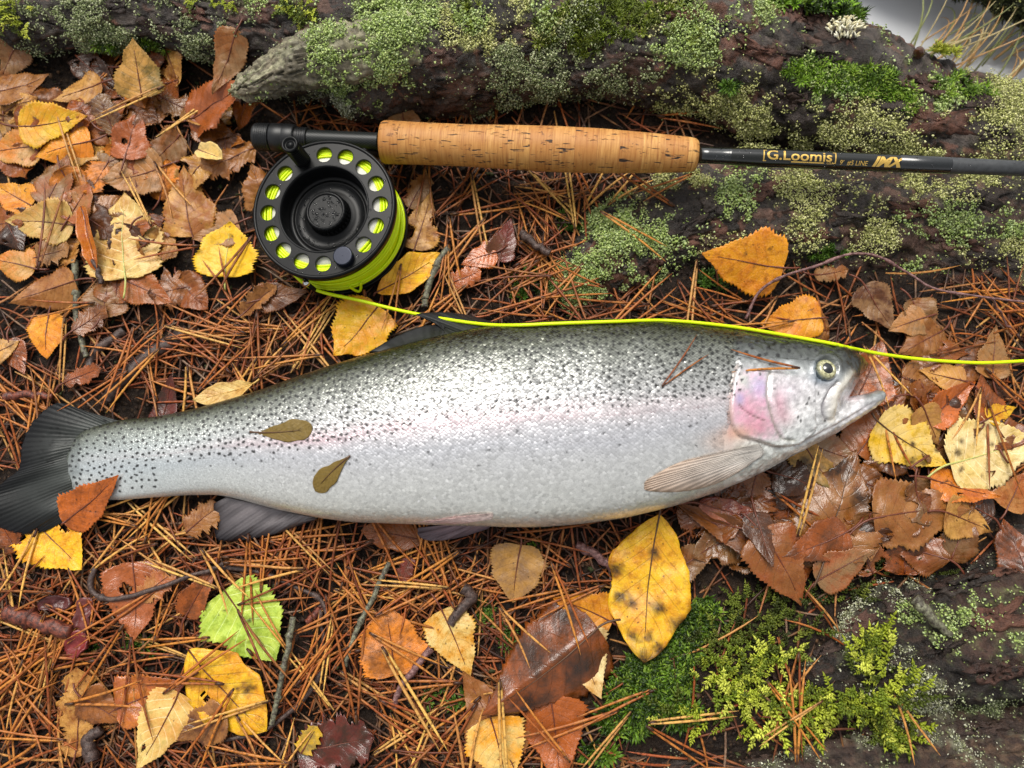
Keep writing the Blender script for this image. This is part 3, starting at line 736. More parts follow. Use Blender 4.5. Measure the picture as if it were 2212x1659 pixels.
def short(label):
    w = label.split()
    stop = {'on', 'with', 'below', 'under', 'at', 'in', 'behind', 'beside', 'between', 'lying', 'leaning', 'touching', 'pointing', 'alone', 'above', 'right', 'left', 'cut', 'half', 'just', 'across', 'beneath', 'standing', 'poking', 'peeping', 'sticking', 'curling', 'drooping', 'folded', 'speckled', 'blotched', 'wedged', 'tucked', 'among', 'from', 'near', 'criss-crossed', 'and', 'showing', 'running', 'curving', 'slanting', 'arching', 'hanging'}
    out = []
    for k in w:
        if k in stop and len(out) >= 2: break
        out.append(k)
    return ' '.join(out[:6])
def say(pre, px, py, ang):
    turn = ('lying level', 'rising to the right', 'standing upright', 'falling to the right')[int(((math.degrees(ang) % 180) + 22.5) // 45) % 4]
    for nx_, ny_, sh_ in sorted(NAMED, key=lambda q: math.hypot(q[0] - px, q[1] - py))[:7]:
        dx, dy = px - nx_, py - ny_
        where = ('right of' if dx > 0 else 'left of') if abs(dx) > abs(dy) else ('below' if dy > 0 else 'above')
        t = '%s %s, %s the %s' % (pre, turn, where, sh_)
        if len(t.split()) > 16: t = '%s, %s the %s' % (pre, where, sh_)
        if t not in SAID and len(t.split()) <= 16:
            SAID.add(t); return t
    return t
def leaf(cx, cy, L, W, ang, kind='birch', ca='B', cb='R', label=None, fold=0.0, curl=0.0, roll=0.0, gloss=.4, spots=.25, vein=.35, bright=1, bites=(), stem=.3, sk='r', name=None, tilt=0.0, wave=1.0, lift=0.0, group=None, zat=None, drape_on=None, blots=(), seed=None, light_vein=0.0, settle=70, pitch=0.0):
    global LEAVES
    LEAVES += 1
    sd = seed if seed is not None else LEAVES * 7 + 3
    rg = np.random.default_rng(sd)
    z0 = .012 if zat is None else zat
    s = PX(z0); L *= s; W *= s * .5; a = R(ang)
    nu, nv = (46, 21) if L > .02 else (30, 13)
    u = np.linspace(0, 1, nu); v = np.linspace(-1, 1, nv)
    pu, pw = PROF[kind]
    w = np.interp(u, pu, pw)
    if kind in ('birch', 'round', 'oval', 'spoon'):
        k = np.ones(7) / 7; ws = np.convolve(np.pad(w, 3, mode='edge'), k, 'valid'); w = np.where((u > .05) & (u < .93), ws, w)
    U, Vv = np.meshgrid(u, v, indexing='ij')
    edge = np.ones((nu, 2))
    if kind in ('birch', 'round', 'torn'):
        for e in (0, 1):
            saw = np.where(np.arange(nu) % 2 == 0, 1.0, -1.0) * (.035 + .03 * rg.random(nu))
            edge[:, e] = 1 + saw + .06 * rg.standard_normal(nu) * (.3 if kind != 'torn' else 2.0)
    else:
        edge += .012 * rg.standard_normal((nu, 2))
    big = 1 + (.06 * np.sin(u * 6 + sd) + .05 * np.sin(u * 15 + sd * 2.3))[:, None] * np.array([1, -1]) + .05 * np.sin(u * 21 + sd)[:, None]
    edge = edge * big
    av = np.abs(Vv)
    ee = np.where(Vv < 0, edge[:, :1], edge[:, 1:])
    half = w[:, None] * W * (1 + (ee - 1) * av ** 4)
    X = (U - .5) * L - av * .10 * L * (w[:, None]) * (kind in ('birch', 'round')) * (1 - U)  # side veins sweep: base lobes
    Y = Vv * half
    bend = .03 * L * np.sin(sd)
    Y = Y + bend * (4 * (U - .5) ** 2 - 1)
    # relief
    n = np.stack([X * 60 + sd, Y * 60, 0 * X], -1)
    Z = fold * np.abs(Y) + curl * L * (2 * (U - .5)) ** 2 * .5 + roll * W * (Y / W) ** 2 + wave * (.0016 * fbm(n, 3, sd % 50) * 1.6 + .0011 * av * vn(n * 2.1, 7))
    ph = np.abs(((U * 8.5 - av * 2.3 + 10) % 1) - .5)
    Z = Z - wave * .00022 * np.clip(1 - ph / .16, 0, 1) * (av < .96)
    Z = Z + tilt * Y + pitch * X
    ca_, sa_ = math.cos(a), math.sin(a)
    ctr = P(cx, cy, z0)
    wx_, wy_ = ctr[0] + X * ca_ - Y * sa_, ctr[1] + X * sa_ + Y * ca_
    pts = np.stack([wx_, wy_, Z], -1)
    if zat is None and drape_on is None:
        hgt = hm(pts)
        A = np.stack([X.ravel(), Y.ravel(), np.ones(X.size)], 1)
        cf = np.linalg.lstsq(A, hgt.ravel(), rcond=None)[0]
        cf[:2] = np.clip(cf[:2], -.45, .45)
        pl = (A @ cf).reshape(X.shape)
        drape = hgt - pl
        off = np.percentile(drape - Z, settle)
        pts[..., 2] = Z + pl + off + .0006 + lift
        # settle the chosen place on the plan at the height the leaf really has
        sh = P(cx, cy, float(pts[nu // 2, nv // 2, 2])) - ctr
        pts[..., 0] += sh[0]; pts[..., 1] += sh[1]; ctr = ctr + sh
    elif drape_on is not None:
        for _k in range(2):
            wq = plan(pts)
            pts[..., 2] = np.array([[drape_on(wq[i, j, 0], wq[i, j, 1]) for j in range(nv)] for i in range(nu)]) + .0011 + Z * .3
    else:
        pts[..., 2] = Z + zat
    keep = np.ones((nu - 1, nv - 1), bool)
    for (bu, bv, br) in bites:
        uu = (U[:-1, :-1] + U[1:, 1:]) / 2; v2 = (Vv[:-1, :-1] + Vv[1:, 1:]) / 2
        keep &= ((uu - bu) * L) ** 2 + ((v2 - bv) * W) ** 2 > (br * L * (1 + .3 * vn(np.stack([uu * 14, v2 * 9, 0 * uu + sd], -1), 2))) ** 2
    q = grid_faces(nu, nv)[keep.ravel()]
    t = .00022
    du = np.gradient(pts, axis=0); dv = np.gradient(pts, axis=1)
    nr = np.cross(du, dv); nr /= np.linalg.norm(nr, axis=2)[..., None] + 1e-12
    top = pts.reshape(-1, 3); bot = (pts - nr * t).reshape(-1, 3); nvx = len(top)
    ed = np.concatenate([q[:, [0, 1]], q[:, [1, 2]], q[:, [2, 3]], q[:, [3, 0]]])
    key = np.sort(ed, 1); key = key[:, 0] * nvx + key[:, 1]
    un, ix, ct = np.unique(key, return_index=True, return_counts=True)
    be = ed[ix[ct == 1]]
    F = np.concatenate([q, q[:, ::-1] + nvx, np.stack([be[:, 1], be[:, 0], be[:, 0] + nvx, be[:, 1] + nvx], 1)])
    luv = np.stack([U, Vv, np.full_like(U, light_vein)], -1).reshape(-1, 3)
    if group is None and label: NAMED.append((cx, cy, short(label)))
    nm = name or {'oval': 'oval_leaf', 'spoon': 'small_leaf', 'strip': 'curled_leaf', 'torn': 'leaf_fragment'}.get(kind, 'birch_leaf')
    base = pts[0, nv // 2]
    root = tag(empty(nm, base), label, 'leaf', group)
    V = np.concatenate([top, bot]); used = np.unique(F); re = np.zeros(len(V), int); re[used] = np.arange(len(used))
    dec = np.zeros(U.shape)
    for (bu, bv, br) in blots:
        dd = np.sqrt(((U - bu) * L) ** 2 + ((Vv * w[:, None] - bv) * W) ** 2) / (br * L)
        dec = np.maximum(dec, np.clip(1.35 - dd + .5 * vn(np.stack([X * 500, Y * 500, 0 * X + sd], -1), 3), 0, 1))
    dec3 = np.stack([dec, dec, dec], -1).reshape(-1, 3)
    o = mk('blade', V[used], re[F], leaf_m, attrs={'luv': np.concatenate([luv, luv])[used], 'dec': np.concatenate([dec3, dec3])[used]})
    under(o, root)
    jit = rg.uniform(.74, .98)
    o['col_a'] = [c * bright * jit for c in lin(*PALS[ca])]; o['col_b'] = [c * bright * jit for c in lin(*PALS[cb])]
    o['leaf_par'] = [float(spots), float(gloss), float(vein)]
    # stem: midrib on the blade and the stalk beyond its base
    mid = pts[:int(nu * .86):4, nv // 2] + nr[:int(nu * .86):4, nv // 2] * .00012
    path = mid[::-1]
    if stem > 0:
        d = (pts[0, nv // 2] - pts[5, nv // 2]); d[2] *= .3; d /= np.linalg.norm(d)
        sdv = np.array([-d[1], d[0], 0]) * rg.uniform(-.5, .5)
        k = np.linspace(.12, 1, 7)[:, None]
        st = pts[0, nv // 2] + d * k * stem * L + sdv * k ** 2 * stem * L + np.array([0, 0, 1]) * (k * .0012 - k ** 2 * .002)
        path = np.concatenate([path, st])
    rr = np.concatenate([np.linspace(.00012, .0005, len(mid)), np.full(max(0, len(path) - len(mid)), .0006)])
    vv_, ff_ = tube(path, rr, 6)
    under(mk('stem', vv_, ff_, stem_m[sk]), root)
    hm_raise(top[used[used < nvx]])
    return root

# --- under layer of brown leaves, half hidden
def filler(n, xs, ys, label, group, pals, br=.9, gl=(.3, .8)):
    for k in range(n):
        x, y = random.uniform(*xs), random.uniform(*ys)
        ca, cb = random.choice(pals)
        an_ = random.uniform(0, 360)
        lf = leaf(x, y, random.uniform(90, 140), random.uniform(70, 100), an_, random.choice(['birch', 'birch', 'round', 'torn']), ca, cb, label,
             gloss=random.uniform(*gl), spots=random.uniform(.1, .5), curl=random.uniform(-.2, .25), wave=2.2, stem=random.choice([0, .3]), group=group, bright=br, settle=55, bites=[(random.random(), random.choice([-1, 1]) * random.uniform(.3, 1), random.uniform(.04, .13)) for _ in range(random.choice([0, 0, 1, 2]))])
        FILL.append((lf, x, y, an_, ca))
BR = [('B', 'R'), ('B', 'D'), ('R', 'D'), ('S', 'B'), ('N', 'B'), ('D', 'K')]
filler(44, (0, 560), (130, 460), 'brown birch leaf half buried in the pile below the top left root', 'under leaves left of the reel', BR + [('T', 'B'), ('O', 'B')])
filler(16, (0, 420), (450, 640), 'brown birch leaf half buried in the pile left of the reel', 'under leaves by the left edge', BR + [('T', 'B')])
filler(30, (1500, 2212), (1030, 1210), 'wet dark brown birch leaf half buried below the trout head', 'under leaves below the trout head', BR + [('D', 'K'), ('R', 'D'), ('D', 'K')], .68, (.7, 1.0))
filler(16, (1880, 2212), (810, 1040), 'wet rusty birch leaf half buried in front of the trout mouth', 'under leaves in front of the trout mouth', BR, .75, (.6, 1.0))
filler(5, (1700, 2200), (650, 790), 'dull brown birch leaf half hidden under needles below the right hand root', 'under leaves above the trout head', BR)

# --- leaves one can point at (plan x, y, length, width, direction base to tip)
leaf(50, 182, 130, 100, 20, 'birch', 'N', 'B', 'pinkish brown birch leaf blotched dark at the left edge under the top root', gloss=.6, spots=.5, curl=.1)
leaf(168, 200, 120, 84, 200, 'birch', 'T', 'N', 'tan birch leaf lying just below the top left root', curl=.05)
leaf(290, 190, 120, 90, -60, 'birch', 'B', 'O', 'brown folded leaf half hanging below the tan leaf under the top root', fold=-.5)
leaf(298, 148, 120, 112, 95, 'birch', 'T', 'V', 'tan leaf with a dark midrib leaning on the top left root', curl=.1, lift=.006, stem=.0, vein=.6, tilt=.1)
leaf(474, 222, 176, 118, 15, 'birch', 'R', 'C', 'large rusty puckered leaf under the broken branch', gloss=.7, wave=2.4, spots=.35)
leaf(230, 244, 96, 70, 110, 'torn', 'S', 'D', 'small wet grey-brown leaf piece in the upper left pile', gloss=.8)
leaf(285, 288, 128, 96, 80, 'birch', 'C', 'R', 'rust red bumpy leaf with its tip pointing up', gloss=.6, wave=2.2, spots=.4, bites=((.35, .25, .05),))
leaf(28, 322, 124, 100, 190, 'birch', 'O', 'T', 'orange tan leaf cut by the left edge', spots=.5)
leaf(116, 262, 160, 104, 8, 'birch', 'G', 'Y', 'golden yellow birch leaf pointing right in the upper left pile', spots=.35, fold=.12, vein=.5, sk='r')
leaf(136, 322, 132, 112, 195, 'birch', 'O', 'G', 'orange yellow leaf beneath the golden one with a dark red stalk', gloss=.6, fold=-.25, vein=.5)
leaf(125, 388, 128, 104, 75, 'birch', 'S', 'C', 'faded grey-pink birch leaf below the orange leaves', vein=.5, spots=.2)
leaf(170, 436, 96, 84, 60, 'round', 'C', 'N', 'salmon pink wet leaf touching the big pale leaf', gloss=.7)
leaf(290, 378, 138, 104, 195, 'round', 'N', 'S', 'grey-brown toothed leaf above the big pale tan leaf', light_vein=1, vein=.5, wave=1.6, curl=.12)
leaf(405, 432, 170, 124, 100, 'birch', 'B', 'T', 'broad brown birch leaf standing next to the reel', spots=.4, wave=1.6)
leaf(466, 500, 110, 90, 200, 'birch', 'N', 'S', 'tan pink leaf peeping out behind the bright yellow one', spots=.4)
leaf(26, 420, 110, 80, 150, 'birch', 'G', 'O', 'golden leaf with folded edge at the left border', fold=.2)
leaf(82, 480, 146, 104, 178, 'birch', 'T', 'P', 'tan yellow dotted leaf pointing left at the left side', spots=.6, fold=.1, vein=.5, sk='r')
leaf(24, 570, 100, 80, 170, 'birch', 'O', 'T', 'orange tan leaf at the left border below the dotted one', spots=.4)
leaf(112, 545, 84, 70, 20, 'torn', 'S', 'N', 'dry greyish leaf piece below the dotted tan leaf', wave=1.6)
leaf(92, 632, 150, 96, 200, 'birch', 'N', 'B', 'brown grey bent leaf above the small orange leaf at left', fold=-.4, spots=.2)
leaf(318, 628, 124, 90, -25, 'birch', 'R', 'B', 'rust brown leaf poking out under the big pale leaf', gloss=.6, spots=.5)
leaf(268, 505, 206, 168, 97, 'round', 'P', 'T', 'big pale tan birch leaf with raised pale veins left of the reel', light_vein=1, vein=.75, spots=.35, wave=1.3, curl=.08, sk='g', stem=.22, bites=((.55, .12, .035),))
leaf(186, 512, 160, 40, -72, 'strip', 'A', 'O', 'glossy translucent orange curled strip across the big pale leaf', gloss=.95, fold=1.1, spots=.0, vein=0, lift=.003, stem=0)
leaf(494, 540, 128, 146, 88, 'round', 'Y', 'Y', 'bright lemon yellow birch leaf touching the left of the reel', spots=.5, blots=((.6, .1, .03), (.75, -.1, .025), (.4, -.4, .02)), fold=.16, vein=.3, bright=1.05, sk='g', stem=.25)
leaf(454, 333, 70, 46, -25, 'strip', 'P', 'p', 'small pale cupped leaf left of the rod butt', fold=.9, lift=.004, stem=0, spots=.1)
leaf(100, 726, 102, 88, -85, 'round', 'G', 'O', 'small orange leaf alone on the needles at the left', spots=.3, fold=.08)
leaf(38, 772, 90, 60, 300, 'birch', 'R', 'D', 'small wet rust leaf at the left border above the tail', gloss=.9)
leaf(8, 752, 70, 60, 30, 'birch', 'T', 'S', 'pale speckled scrap at the left border above the tail', spots=.8)
leaf(195, 690, 90, 60, 40, 'torn', 'D', 'B', 'dark brown leaf scrap right of the small orange leaf', gloss=.7)
leaf(362, 866, 120, 60, 80, 'birch', 'K', 'M', 'dark maroon wet leaf behind the tail of the trout', gloss=.8, spots=.1)
leaf(180, 812, 90, 46, 20, 'torn', 'R', 'D', 'wet rust leaf scrap above the tail fin', gloss=.9)
leaf(770, 715, 146, 134, 232, 'round', 'G', 'Y', 'mottled golden leaf between the reel and the dorsal fin', spots=.5, vein=.3, wave=1.6, bites=((.9, .9, .07),), stem=.15)
leaf(905, 412, 90, 60, 60, 'torn', 'S', 'B', 'grey-brown leaf scrap under the cork near the reel', gloss=.5)
leaf(914, 478, 140, 88, 75, 'birch', 'T', 'B', 'tan torn leaf right beside the reel rim', spots=.5, bites=((.3, .7, .12), (.6, -.8, .1)))
leaf(885, 590, 172, 78, 33, 'oval', 'Y', 'G', 'narrow bright yellow leaf under the lower right of the reel', fold=.25, spots=.3, vein=.6, stem=.05)
leaf(1034, 558, 84, 66, 200, 'birch', 'A', 'R', 'glowing orange red leaf scrap in the needles right of the reel', gloss=.9)
leaf(1005, 598, 76, 56, 20, 'torn', 'A', 'R', 'orange red wet scrap just below the other orange scrap', gloss=.9)
leaf(1091, 517, 104, 66, 75, 'birch', 'D', 'M', 'dark wet maroon leaf among the needles below the cork grip', gloss=.9)
leaf(610, 640, 120, 70, 10, 'birch', 'D', 'B', 'dark brown leaf in the shade beneath the reel', gloss=.6)
leaf(560, 648, 100, 46, 40, 'torn', 'N', 'D', 'faded brown leaf curl left of the line guide', fold=.6)
leaf(872, 246, 84, 76, 95, 'birch', 'S', 'B', 'dull brown leaf poking up behind the left end of the cork', zat=.016)
leaf(1604, 562, 178, 132, 168, 'birch', 'G', 'O', 'golden brown birch leaf leaning on the right hand root', blots=((.35, .05, .02), (.5, -.2, .02), (.2, .4, .02), (.6, .3, .015), (.25, -.5, .02)), spots=.6, lift=.008, settle=85, tilt=-.12, vein=.25, stem=.2)
leaf(1706, 694, 140, 104, 185, 'birch', 'G', 'O', 'orange leaf just behind the trout head under the line', spots=.3, wave=1.5, stem=.1)
leaf(1795, 588, 80, 44, 10, 'torn', 'S', 'B', 'small dull brown scrap under the thin red twig', gloss=.4)
leaf(1900, 665, 120, 90, -60, 'birch', 'S', 'D', 'greyish brown leaf among needles below the thin twig', gloss=.5)
leaf(1960, 700, 90, 70, 200, 'birch', 'N', 'S', 'faded pinkish leaf among needles right of the orange leaf', gloss=.5)
leaf(2035, 812, 100, 66, 165, 'birch', 'N', 'T', 'small tan leaf with clear veins right of the yellow line end', light_vein=1, vein=.5)
leaf(2150, 760, 120, 80, 80, 'birch', 'S', 'N', 'faded speckled leaf at the right border under the line', spots=.7)
leaf(2133, 862, 110, 80, 100, 'birch', 'R', 'D', 'dark rust leaf behind the wet curved one', gloss=.7)
leaf(2055, 868, 150, 72, 38, 'birch', 'R', 'A', 'wet rust leaf curling up in front of the mouth', gloss=.9, fold=.5, spots=.4)
leaf(2010, 920, 90, 70, 300, 'birch', 'N', 'T', 'tan leaf wedged between the rust leaf and the pale yellow one', spots=.4)
leaf(1905, 905, 180, 130, 55, 'birch', 'B', 'A', 'large wet rust leaf under the lower jaw', gloss=.8, spots=.4, wave=1.5)
leaf(1875, 800, 150, 120, 62, 'birch', 'A', 'D', 'dark amber leaf right behind the open mouth', gloss=.85, spots=.5, fold=.15, lift=.004)
leaf(1800, 975, 120, 90, -20, 'birch', 'S', 'C', 'wet pinkish leaf beneath the throat', gloss=.95)
leaf(1768, 1006, 124, 100, -60, 'birch', 'T', 'V', 'yellow-brown leaf with a dark blot just under the throat', spots=.5, blots=((.45, -.3, .16),))
leaf(2195, 1060, 90, 80, 60, 'birch', 'N', 'R', 'brown leaf cut by the right border', gloss=.7)
leaf(2165, 892, 80, 46, 20, 'birch', 'Y', 'G', 'small lemon yellow leaf tip at the right border', spots=.1)
leaf(1995, 1110, 210, 150, 5, 'birch', 'B', 'N', 'broad orange-brown leaf with dark dots below the pale pair', bright=.8, gloss=.7, spots=.7, wave=1.5)
leaf(2090, 1128, 120, 96, -20, 'birch', 'T', 'N', 'tan leaf with a ragged pale rim at the lower right pile', spots=.3, bites=((.9, .3, .1),))
leaf(1818, 1084, 236, 176, 68, 'birch', 'B', 'N', 'large soaked brown leaf with silvery sheen below the throat', bright=.8, blots=((.8, .3, .16), (.6, -.5, .1)), gloss=.95, spots=.35, wave=1.7, vein=.6, sk='b')
leaf(2082, 1054, 150, 76, -14, 'birch', 'O', 'A', 'shiny wet orange leaf under the stalk of the pale spotted leaf', gloss=1.0, spots=.4, wave=1.5)
leaf(1972, 958, 172, 128, -32, 'birch', 'P', 'Y', 'smooth pale yellow birch leaf in front of the lower jaw', spots=.35, vein=.4, curl=.06, sk='b', stem=.12, blots=((.5, .05, .035), (.62, -.45, .05), (.75, -.3, .04), (.8, .3, .03)))
leaf(2140, 972, 190, 164, 18, 'round', 'p', 'P', 'large cream leaf with rusty spots at the right border', spots=.55, vein=.5, light_vein=1, curl=.06, sk='g', stem=.3, blots=((.15, .25, .04), (.25, .45, .035), (.55, .2, .03), (.35, -.55, .03), (.12, -.2, .03), (.6, .6, .03)))
leaf(1575, 1104, 130, 52, -14, 'strip', 'M', 'C', 'deep red wet leaf under the belly near the pectoral fin', gloss=.95, spots=.1)
leaf(1548, 1132, 200, 62, 152, 'birch', 'D', 'B', 'long dark brown leaf curling out under the belly', fold=.6, spots=.6, gloss=.5, stem=.3)
leaf(1690, 1228, 170, 134, 298, 'birch', 'B', 'R', 'smooth brown leaf drooping over the moss below the trout head', bright=.75, gloss=.8, spots=.2, curl=-.2, lift=.004)
leaf(1760, 1175, 150, 90, 200, 'birch', 'D', 'R', 'dark brown leaf between the soaked leaf and the drooping one', gloss=.7)
leaf(1830, 1222, 130, 86, 30, 'birch', 'S', 'C', 'greyish pink shiny leaf above the lower right root', gloss=1.0, spots=.2)
leaf(1650, 1165, 110, 70, -80, 'birch', 'D', 'K', 'nearly black wet leaf below the belly at the right', gloss=.8)
leaf(1117, 1240, 118, 116, 262, 'round', 'S', 'T', 'grey tan leaf criss-crossed by needles under the belly', spots=.4)
leaf(1258, 1318, 130, 92, 158, 'birch', 'G', 'O', 'orange yellow leaf behind the big folded brown leaf', spots=.3)
leaf(1270, 1430, 150, 110, -70, 'birch', 'p', 'T', 'pale cream leaf edge showing under the big folded brown leaf', spots=.3)
leaf(1052, 1548, 200, 128, 120, 'birch', 'B', 'N', 'flat mid brown leaf under the tip of the big folded leaf', gloss=.4, spots=.4)
leaf(1199, 1600, 170, 128, -84, 'birch', 'R', 'A', 'orange-brown leaf at the bottom edge below the folded leaf', gloss=.7, vein=.4)
leaf(1166, 1452, 286, 200, 216, 'birch', 'D', 'R', 'big glossy dark brown leaf folded along its midrib', blots=((.3, .4, .1), (.5, -.4, .12), (.7, .3, .1), (.2, -.5, .08)), fold=-.62, gloss=.95, spots=.5, lift=.004, vein=.4, curl=-.05, sk='b', stem=.16)
leaf(1077, 1628, 136, 126, -76, 'birch', 'G', 'P', 'yellow orange leaf cut by the bottom edge', spots=.2, vein=.4, fold=.15)
leaf(985, 1392, 148, 106, -66, 'birch', 'P', 'G', 'small pale yellow leaf speckled grey in the bottom middle', spots=.95, vein=.4)
leaf(843, 1382, 140, 138, 100, 'round', 'O', 'B', 'orange-brown round leaf with a pale flake in the bottom middle', spots=.4, fold=.1, sk='r')
leaf(850, 1158, 140, 66, 170, 'oval', 'R', 'B', 'rust leaf sticking out under the belly left of the pelvic fin', gloss=.6, spots=.5, stem=0)
leaf(877, 1232, 56, 40, 250, 'torn', 'M', 'D', 'tiny maroon scrap below the pelvic fin', gloss=.6, stem=0)
leaf(725, 1606, 160, 116, 10, 'torn', 'K', 'M', 'glossy purple-brown torn leaf at the bottom edge', gloss=1.0, spots=.1, wave=1.8, stem=0)
leaf(668, 1598, 60, 50, 60, 'torn', 'V', 'Y', 'olive yellow scrap beside the purple-brown torn leaf', stem=0)
leaf(440, 1120, 90, 70, 40, 'torn', 'N', 'B', 'dull brown scrap tucked behind the anal fin', stem=0)
leaf(288, 1300, 160, 134, -85, 'birch', 'C', 'R', 'wet reddish brown leaf with a hole below the tail', gloss=.9, spots=.4, bites=((.35, -.3, .07),))
leaf(340, 1265, 90, 60, 40, 'torn', 'N', 'C', 'pinkish scrap beside the wet reddish leaf', gloss=.8, stem=0)
leaf(433, 1276, 120, 60, 60, 'birch', 'R', 'D', 'narrow rust leaf left of the lime leaf stalk', fold=.4, gloss=.5)
leaf(540, 1352, 178, 160, -52, 'round', 'L', 'l', 'lime green birch leaf on the needles at the lower left', blots=((.3, .25, .02), (.45, .1, .018), (.5, .3, .02), (.65, -.2, .02), (.2, -.3, .02)), light_vein=1, vein=.6, spots=.3, wave=1.2, sk='r', stem=.38)
leaf(491, 1490, 232, 138, -42, 'oval', 'Y', 'G', 'bright yellow oval leaf with small holes at the lower left', spots=.3, vein=.7, wave=1.1, bites=((.3, -.15, .022), (.42, -.45, .03), (.36, -.5, .02)), stem=.02, blots=((.62, .5, .07), (.55, .3, .03), (.75, -.2, .02), (.2, .1, .02)))
leaf(165, 1538, 176, 84, 92, 'torn', 'T', 'B', 'ragged tan leaf strip at the lower left', spots=.3, bites=((.5, -.3, .08),), stem=.1)
leaf(223, 1532, 100, 76, -30, 'birch', 'B', 'D', 'dark brown leaf right of the ragged tan strip', gloss=.5)
leaf(427, 1570, 130, 86, 200, 'birch', 'D', 'N', 'dark wet leaf between the tan veined leaf and the yellow oval one', gloss=.9)
leaf(325, 1505, 150, 110, 20, 'birch', 'C', 'O', 'shiny salmon brown leaf above the tan veined leaf', gloss=.9, wave=1.8, fold=.15)
leaf(339, 1580, 166, 112, 243, 'birch', 'T', 'P', 'tan veined leaf pointing down at the lower left', vein=.6, spots=.4, light_vein=1, bites=((.75, -.5, .05),), sk='r')
leaf(20, 1160, 70, 60, 120, 'torn', 'R', 'D', 'rust scrap under the lower tail lobe at the left border', stem=0)
leaf(118, 1172, 170, 134, -40, 'round', 'Y', 'G', 'bright yellow torn leaf below the tail fin', spots=.25, bites=((.42, .75, .14), (.1, -.7, .12)), stem=.0, fold=.1)
leaf(1405, 1268, 296, 168, -98, 'oval', 'Y', 'G', 'big yellow oval leaf with dark spots and a blackened tip below the belly', spots=.45, vein=.55, wave=1.3, curl=.06, bright=.95, stem=.1, sk='b', lift=.004, blots=((.27, .06, .04), (.62, -.38, .045), (.6, -.62, .05), (.63, .3, .05), (.84, -.3, .045), (.82, .1, .035), (.99, 0, .1), (.42, -.85, .06), (.72, .8, .06), (.9, .35, .05)))

HUE_ = {'B': 'brown', 'R': 'rust', 'S': 'grey-brown', 'N': 'dull tan', 'D': 'dark brown', 'T': 'tan', 'O': 'orange-brown'}
for lf, x, y, an_, ca in FILL:
    lf['label'] = say('half-buried %s leaf' % HUE_[ca], x, y, R(an_))
# ------------------------------------------------------------------ twigs and sticks
def M_twig(name, a, b):
    M = Mat(name); co = M.coord(); n = M.noise(500, co, 5, .65); n2 = M.noise(120, co, 3)
    return M.set(Base_Color=M.mix(M.ramp(n, [(.4, 0.), (.65, 1.)]), lin(*a), lin(*b)), Roughness=M.ramp(n2, [(.3, .3), (.7, .6)]), Normal=M.bump(n, .8, .0008))
twig_m = {'d': M_twig('twig_dark', (52, 38, 34), (92, 72, 64)), 'g': M_twig('twig_grey', (60, 52, 44), (134, 134, 108)), 'r': M_twig('twig_red', (62, 30, 24), (140, 72, 50)), 'w': M_twig('twig_wine', (84, 52, 50), (146, 108, 104))}
def twig(pts, r0, r1, m, label, z=.008, buds=(), name='twig', n=60):
    c = spline(np.array([(p[0], p[1], p[2] if len(p) > 2 else z) for p in pts], float), n)
    c[:, :2] += np.stack([vn(np.stack([np.linspace(0, 9, n), np.zeros(n), np.zeros(n) + k], -1), k) for k in (3, 5)], -1) * 3
    w = P(c[:, 0], c[:, 1], c[:, 2])
    w[:, 2] = np.maximum(w[:, 2], gz(w[:, 0], w[:, 1]) + .003)
    k = np.linspace(0, 1, n)
    rad = (r0 + (r1 - r0) * k) * PX(.01) * (1 + (.09 if r0 < 10 else .045) * vn(np.stack([k * n * .33, k * 0, k * 0 + r0], -1), 2))
    for b in buds: rad = rad * (1 + .7 * np.exp(-((k - b) / .012) ** 2))
    v, f = tube(w, rad, 9)
    o = mk(name, v, f, twig_m[m])
    loc = Vector(w[0]); o.data.transform(Matrix.Translation(-loc)); o.location = loc
    NAMED.append((pts[len(pts) // 2][0], pts[len(pts) // 2][1], short(label)))
    return tag(o, label, 'twig')
twig([(2240, 652, .045), (2110, 640, .04), (2020, 620, .035), (1960, 590, .032), (1900, 556, .032), (1840, 550, .03), (1765, 572, .026), (1690, 600, .02), (1640, 628, .014), (1608, 690, .010)], 2.2, 3.4, 'w', 'thin wine red twig arching from the right border to the golden brown leaf', buds=(.16, .4, .62, .8))
twig([(2140, 640, .04), (2170, 690, .02), (2190, 720, .012)], 2.5, 2, 'w', 'hair-thin side twig hanging at the right border')
twig([(474, 1222), (560, 1236), (643, 1266), (694, 1300), (712, 1368), (704, 1435), (668, 1496), (626, 1540), (560, 1580), (480, 1600)], 5.5, 4.5, 'd', 'long dark bent twig curving right of the lime leaf', z=.007, buds=(.3, .6))
twig([(634, 1330, .012), (622, 1400, .012), (606, 1486, .012), (584, 1566, .01)], 6.5, 5.5, 'g', 'lichen-crusted grey twig right of the yellow oval leaf', buds=(.2, .5, .75))
twig([(206, 1225), (196, 1262), (228, 1294), (290, 1288), (360, 1262), (440, 1236), (480, 1218)], 6, 4.5, 'd', 'dark hooked twig across the wet reddish leaf', z=.012, buds=(.3,))
twig([(15, 1320, .008), (80, 1342, .01), (150, 1366, .012)], 17, 15, 'r', 'thick red-brown stick at the left border', name='stick', buds=(.4,))
twig([(10, 856), (60, 852), (112, 856)], 9, 7, 'r', 'short red-brown stub above the tail fin', name='stick')
twig([(162, 560), (164, 640), (172, 710), (184, 772)], 8, 6, 'g', 'upright grey twig between the pale leaf and the orange leaf', buds=(.3, .6))
twig([(220, 610, .012), (205, 570, .014), (180, 545, .012)], 6, 5, 'd', 'blackish sprig under the big pale leaf')
twig([(410, 716), (350, 756), (290, 806), (235, 866)], 20, 15, 'd', 'dark rotten stick slanting down to the tail', name='stick', z=.004)
twig([(270, 712), (210, 770), (190, 830)], 12, 8, 'd', 'short dark stick left of the rotten stick', name='stick', z=.003)
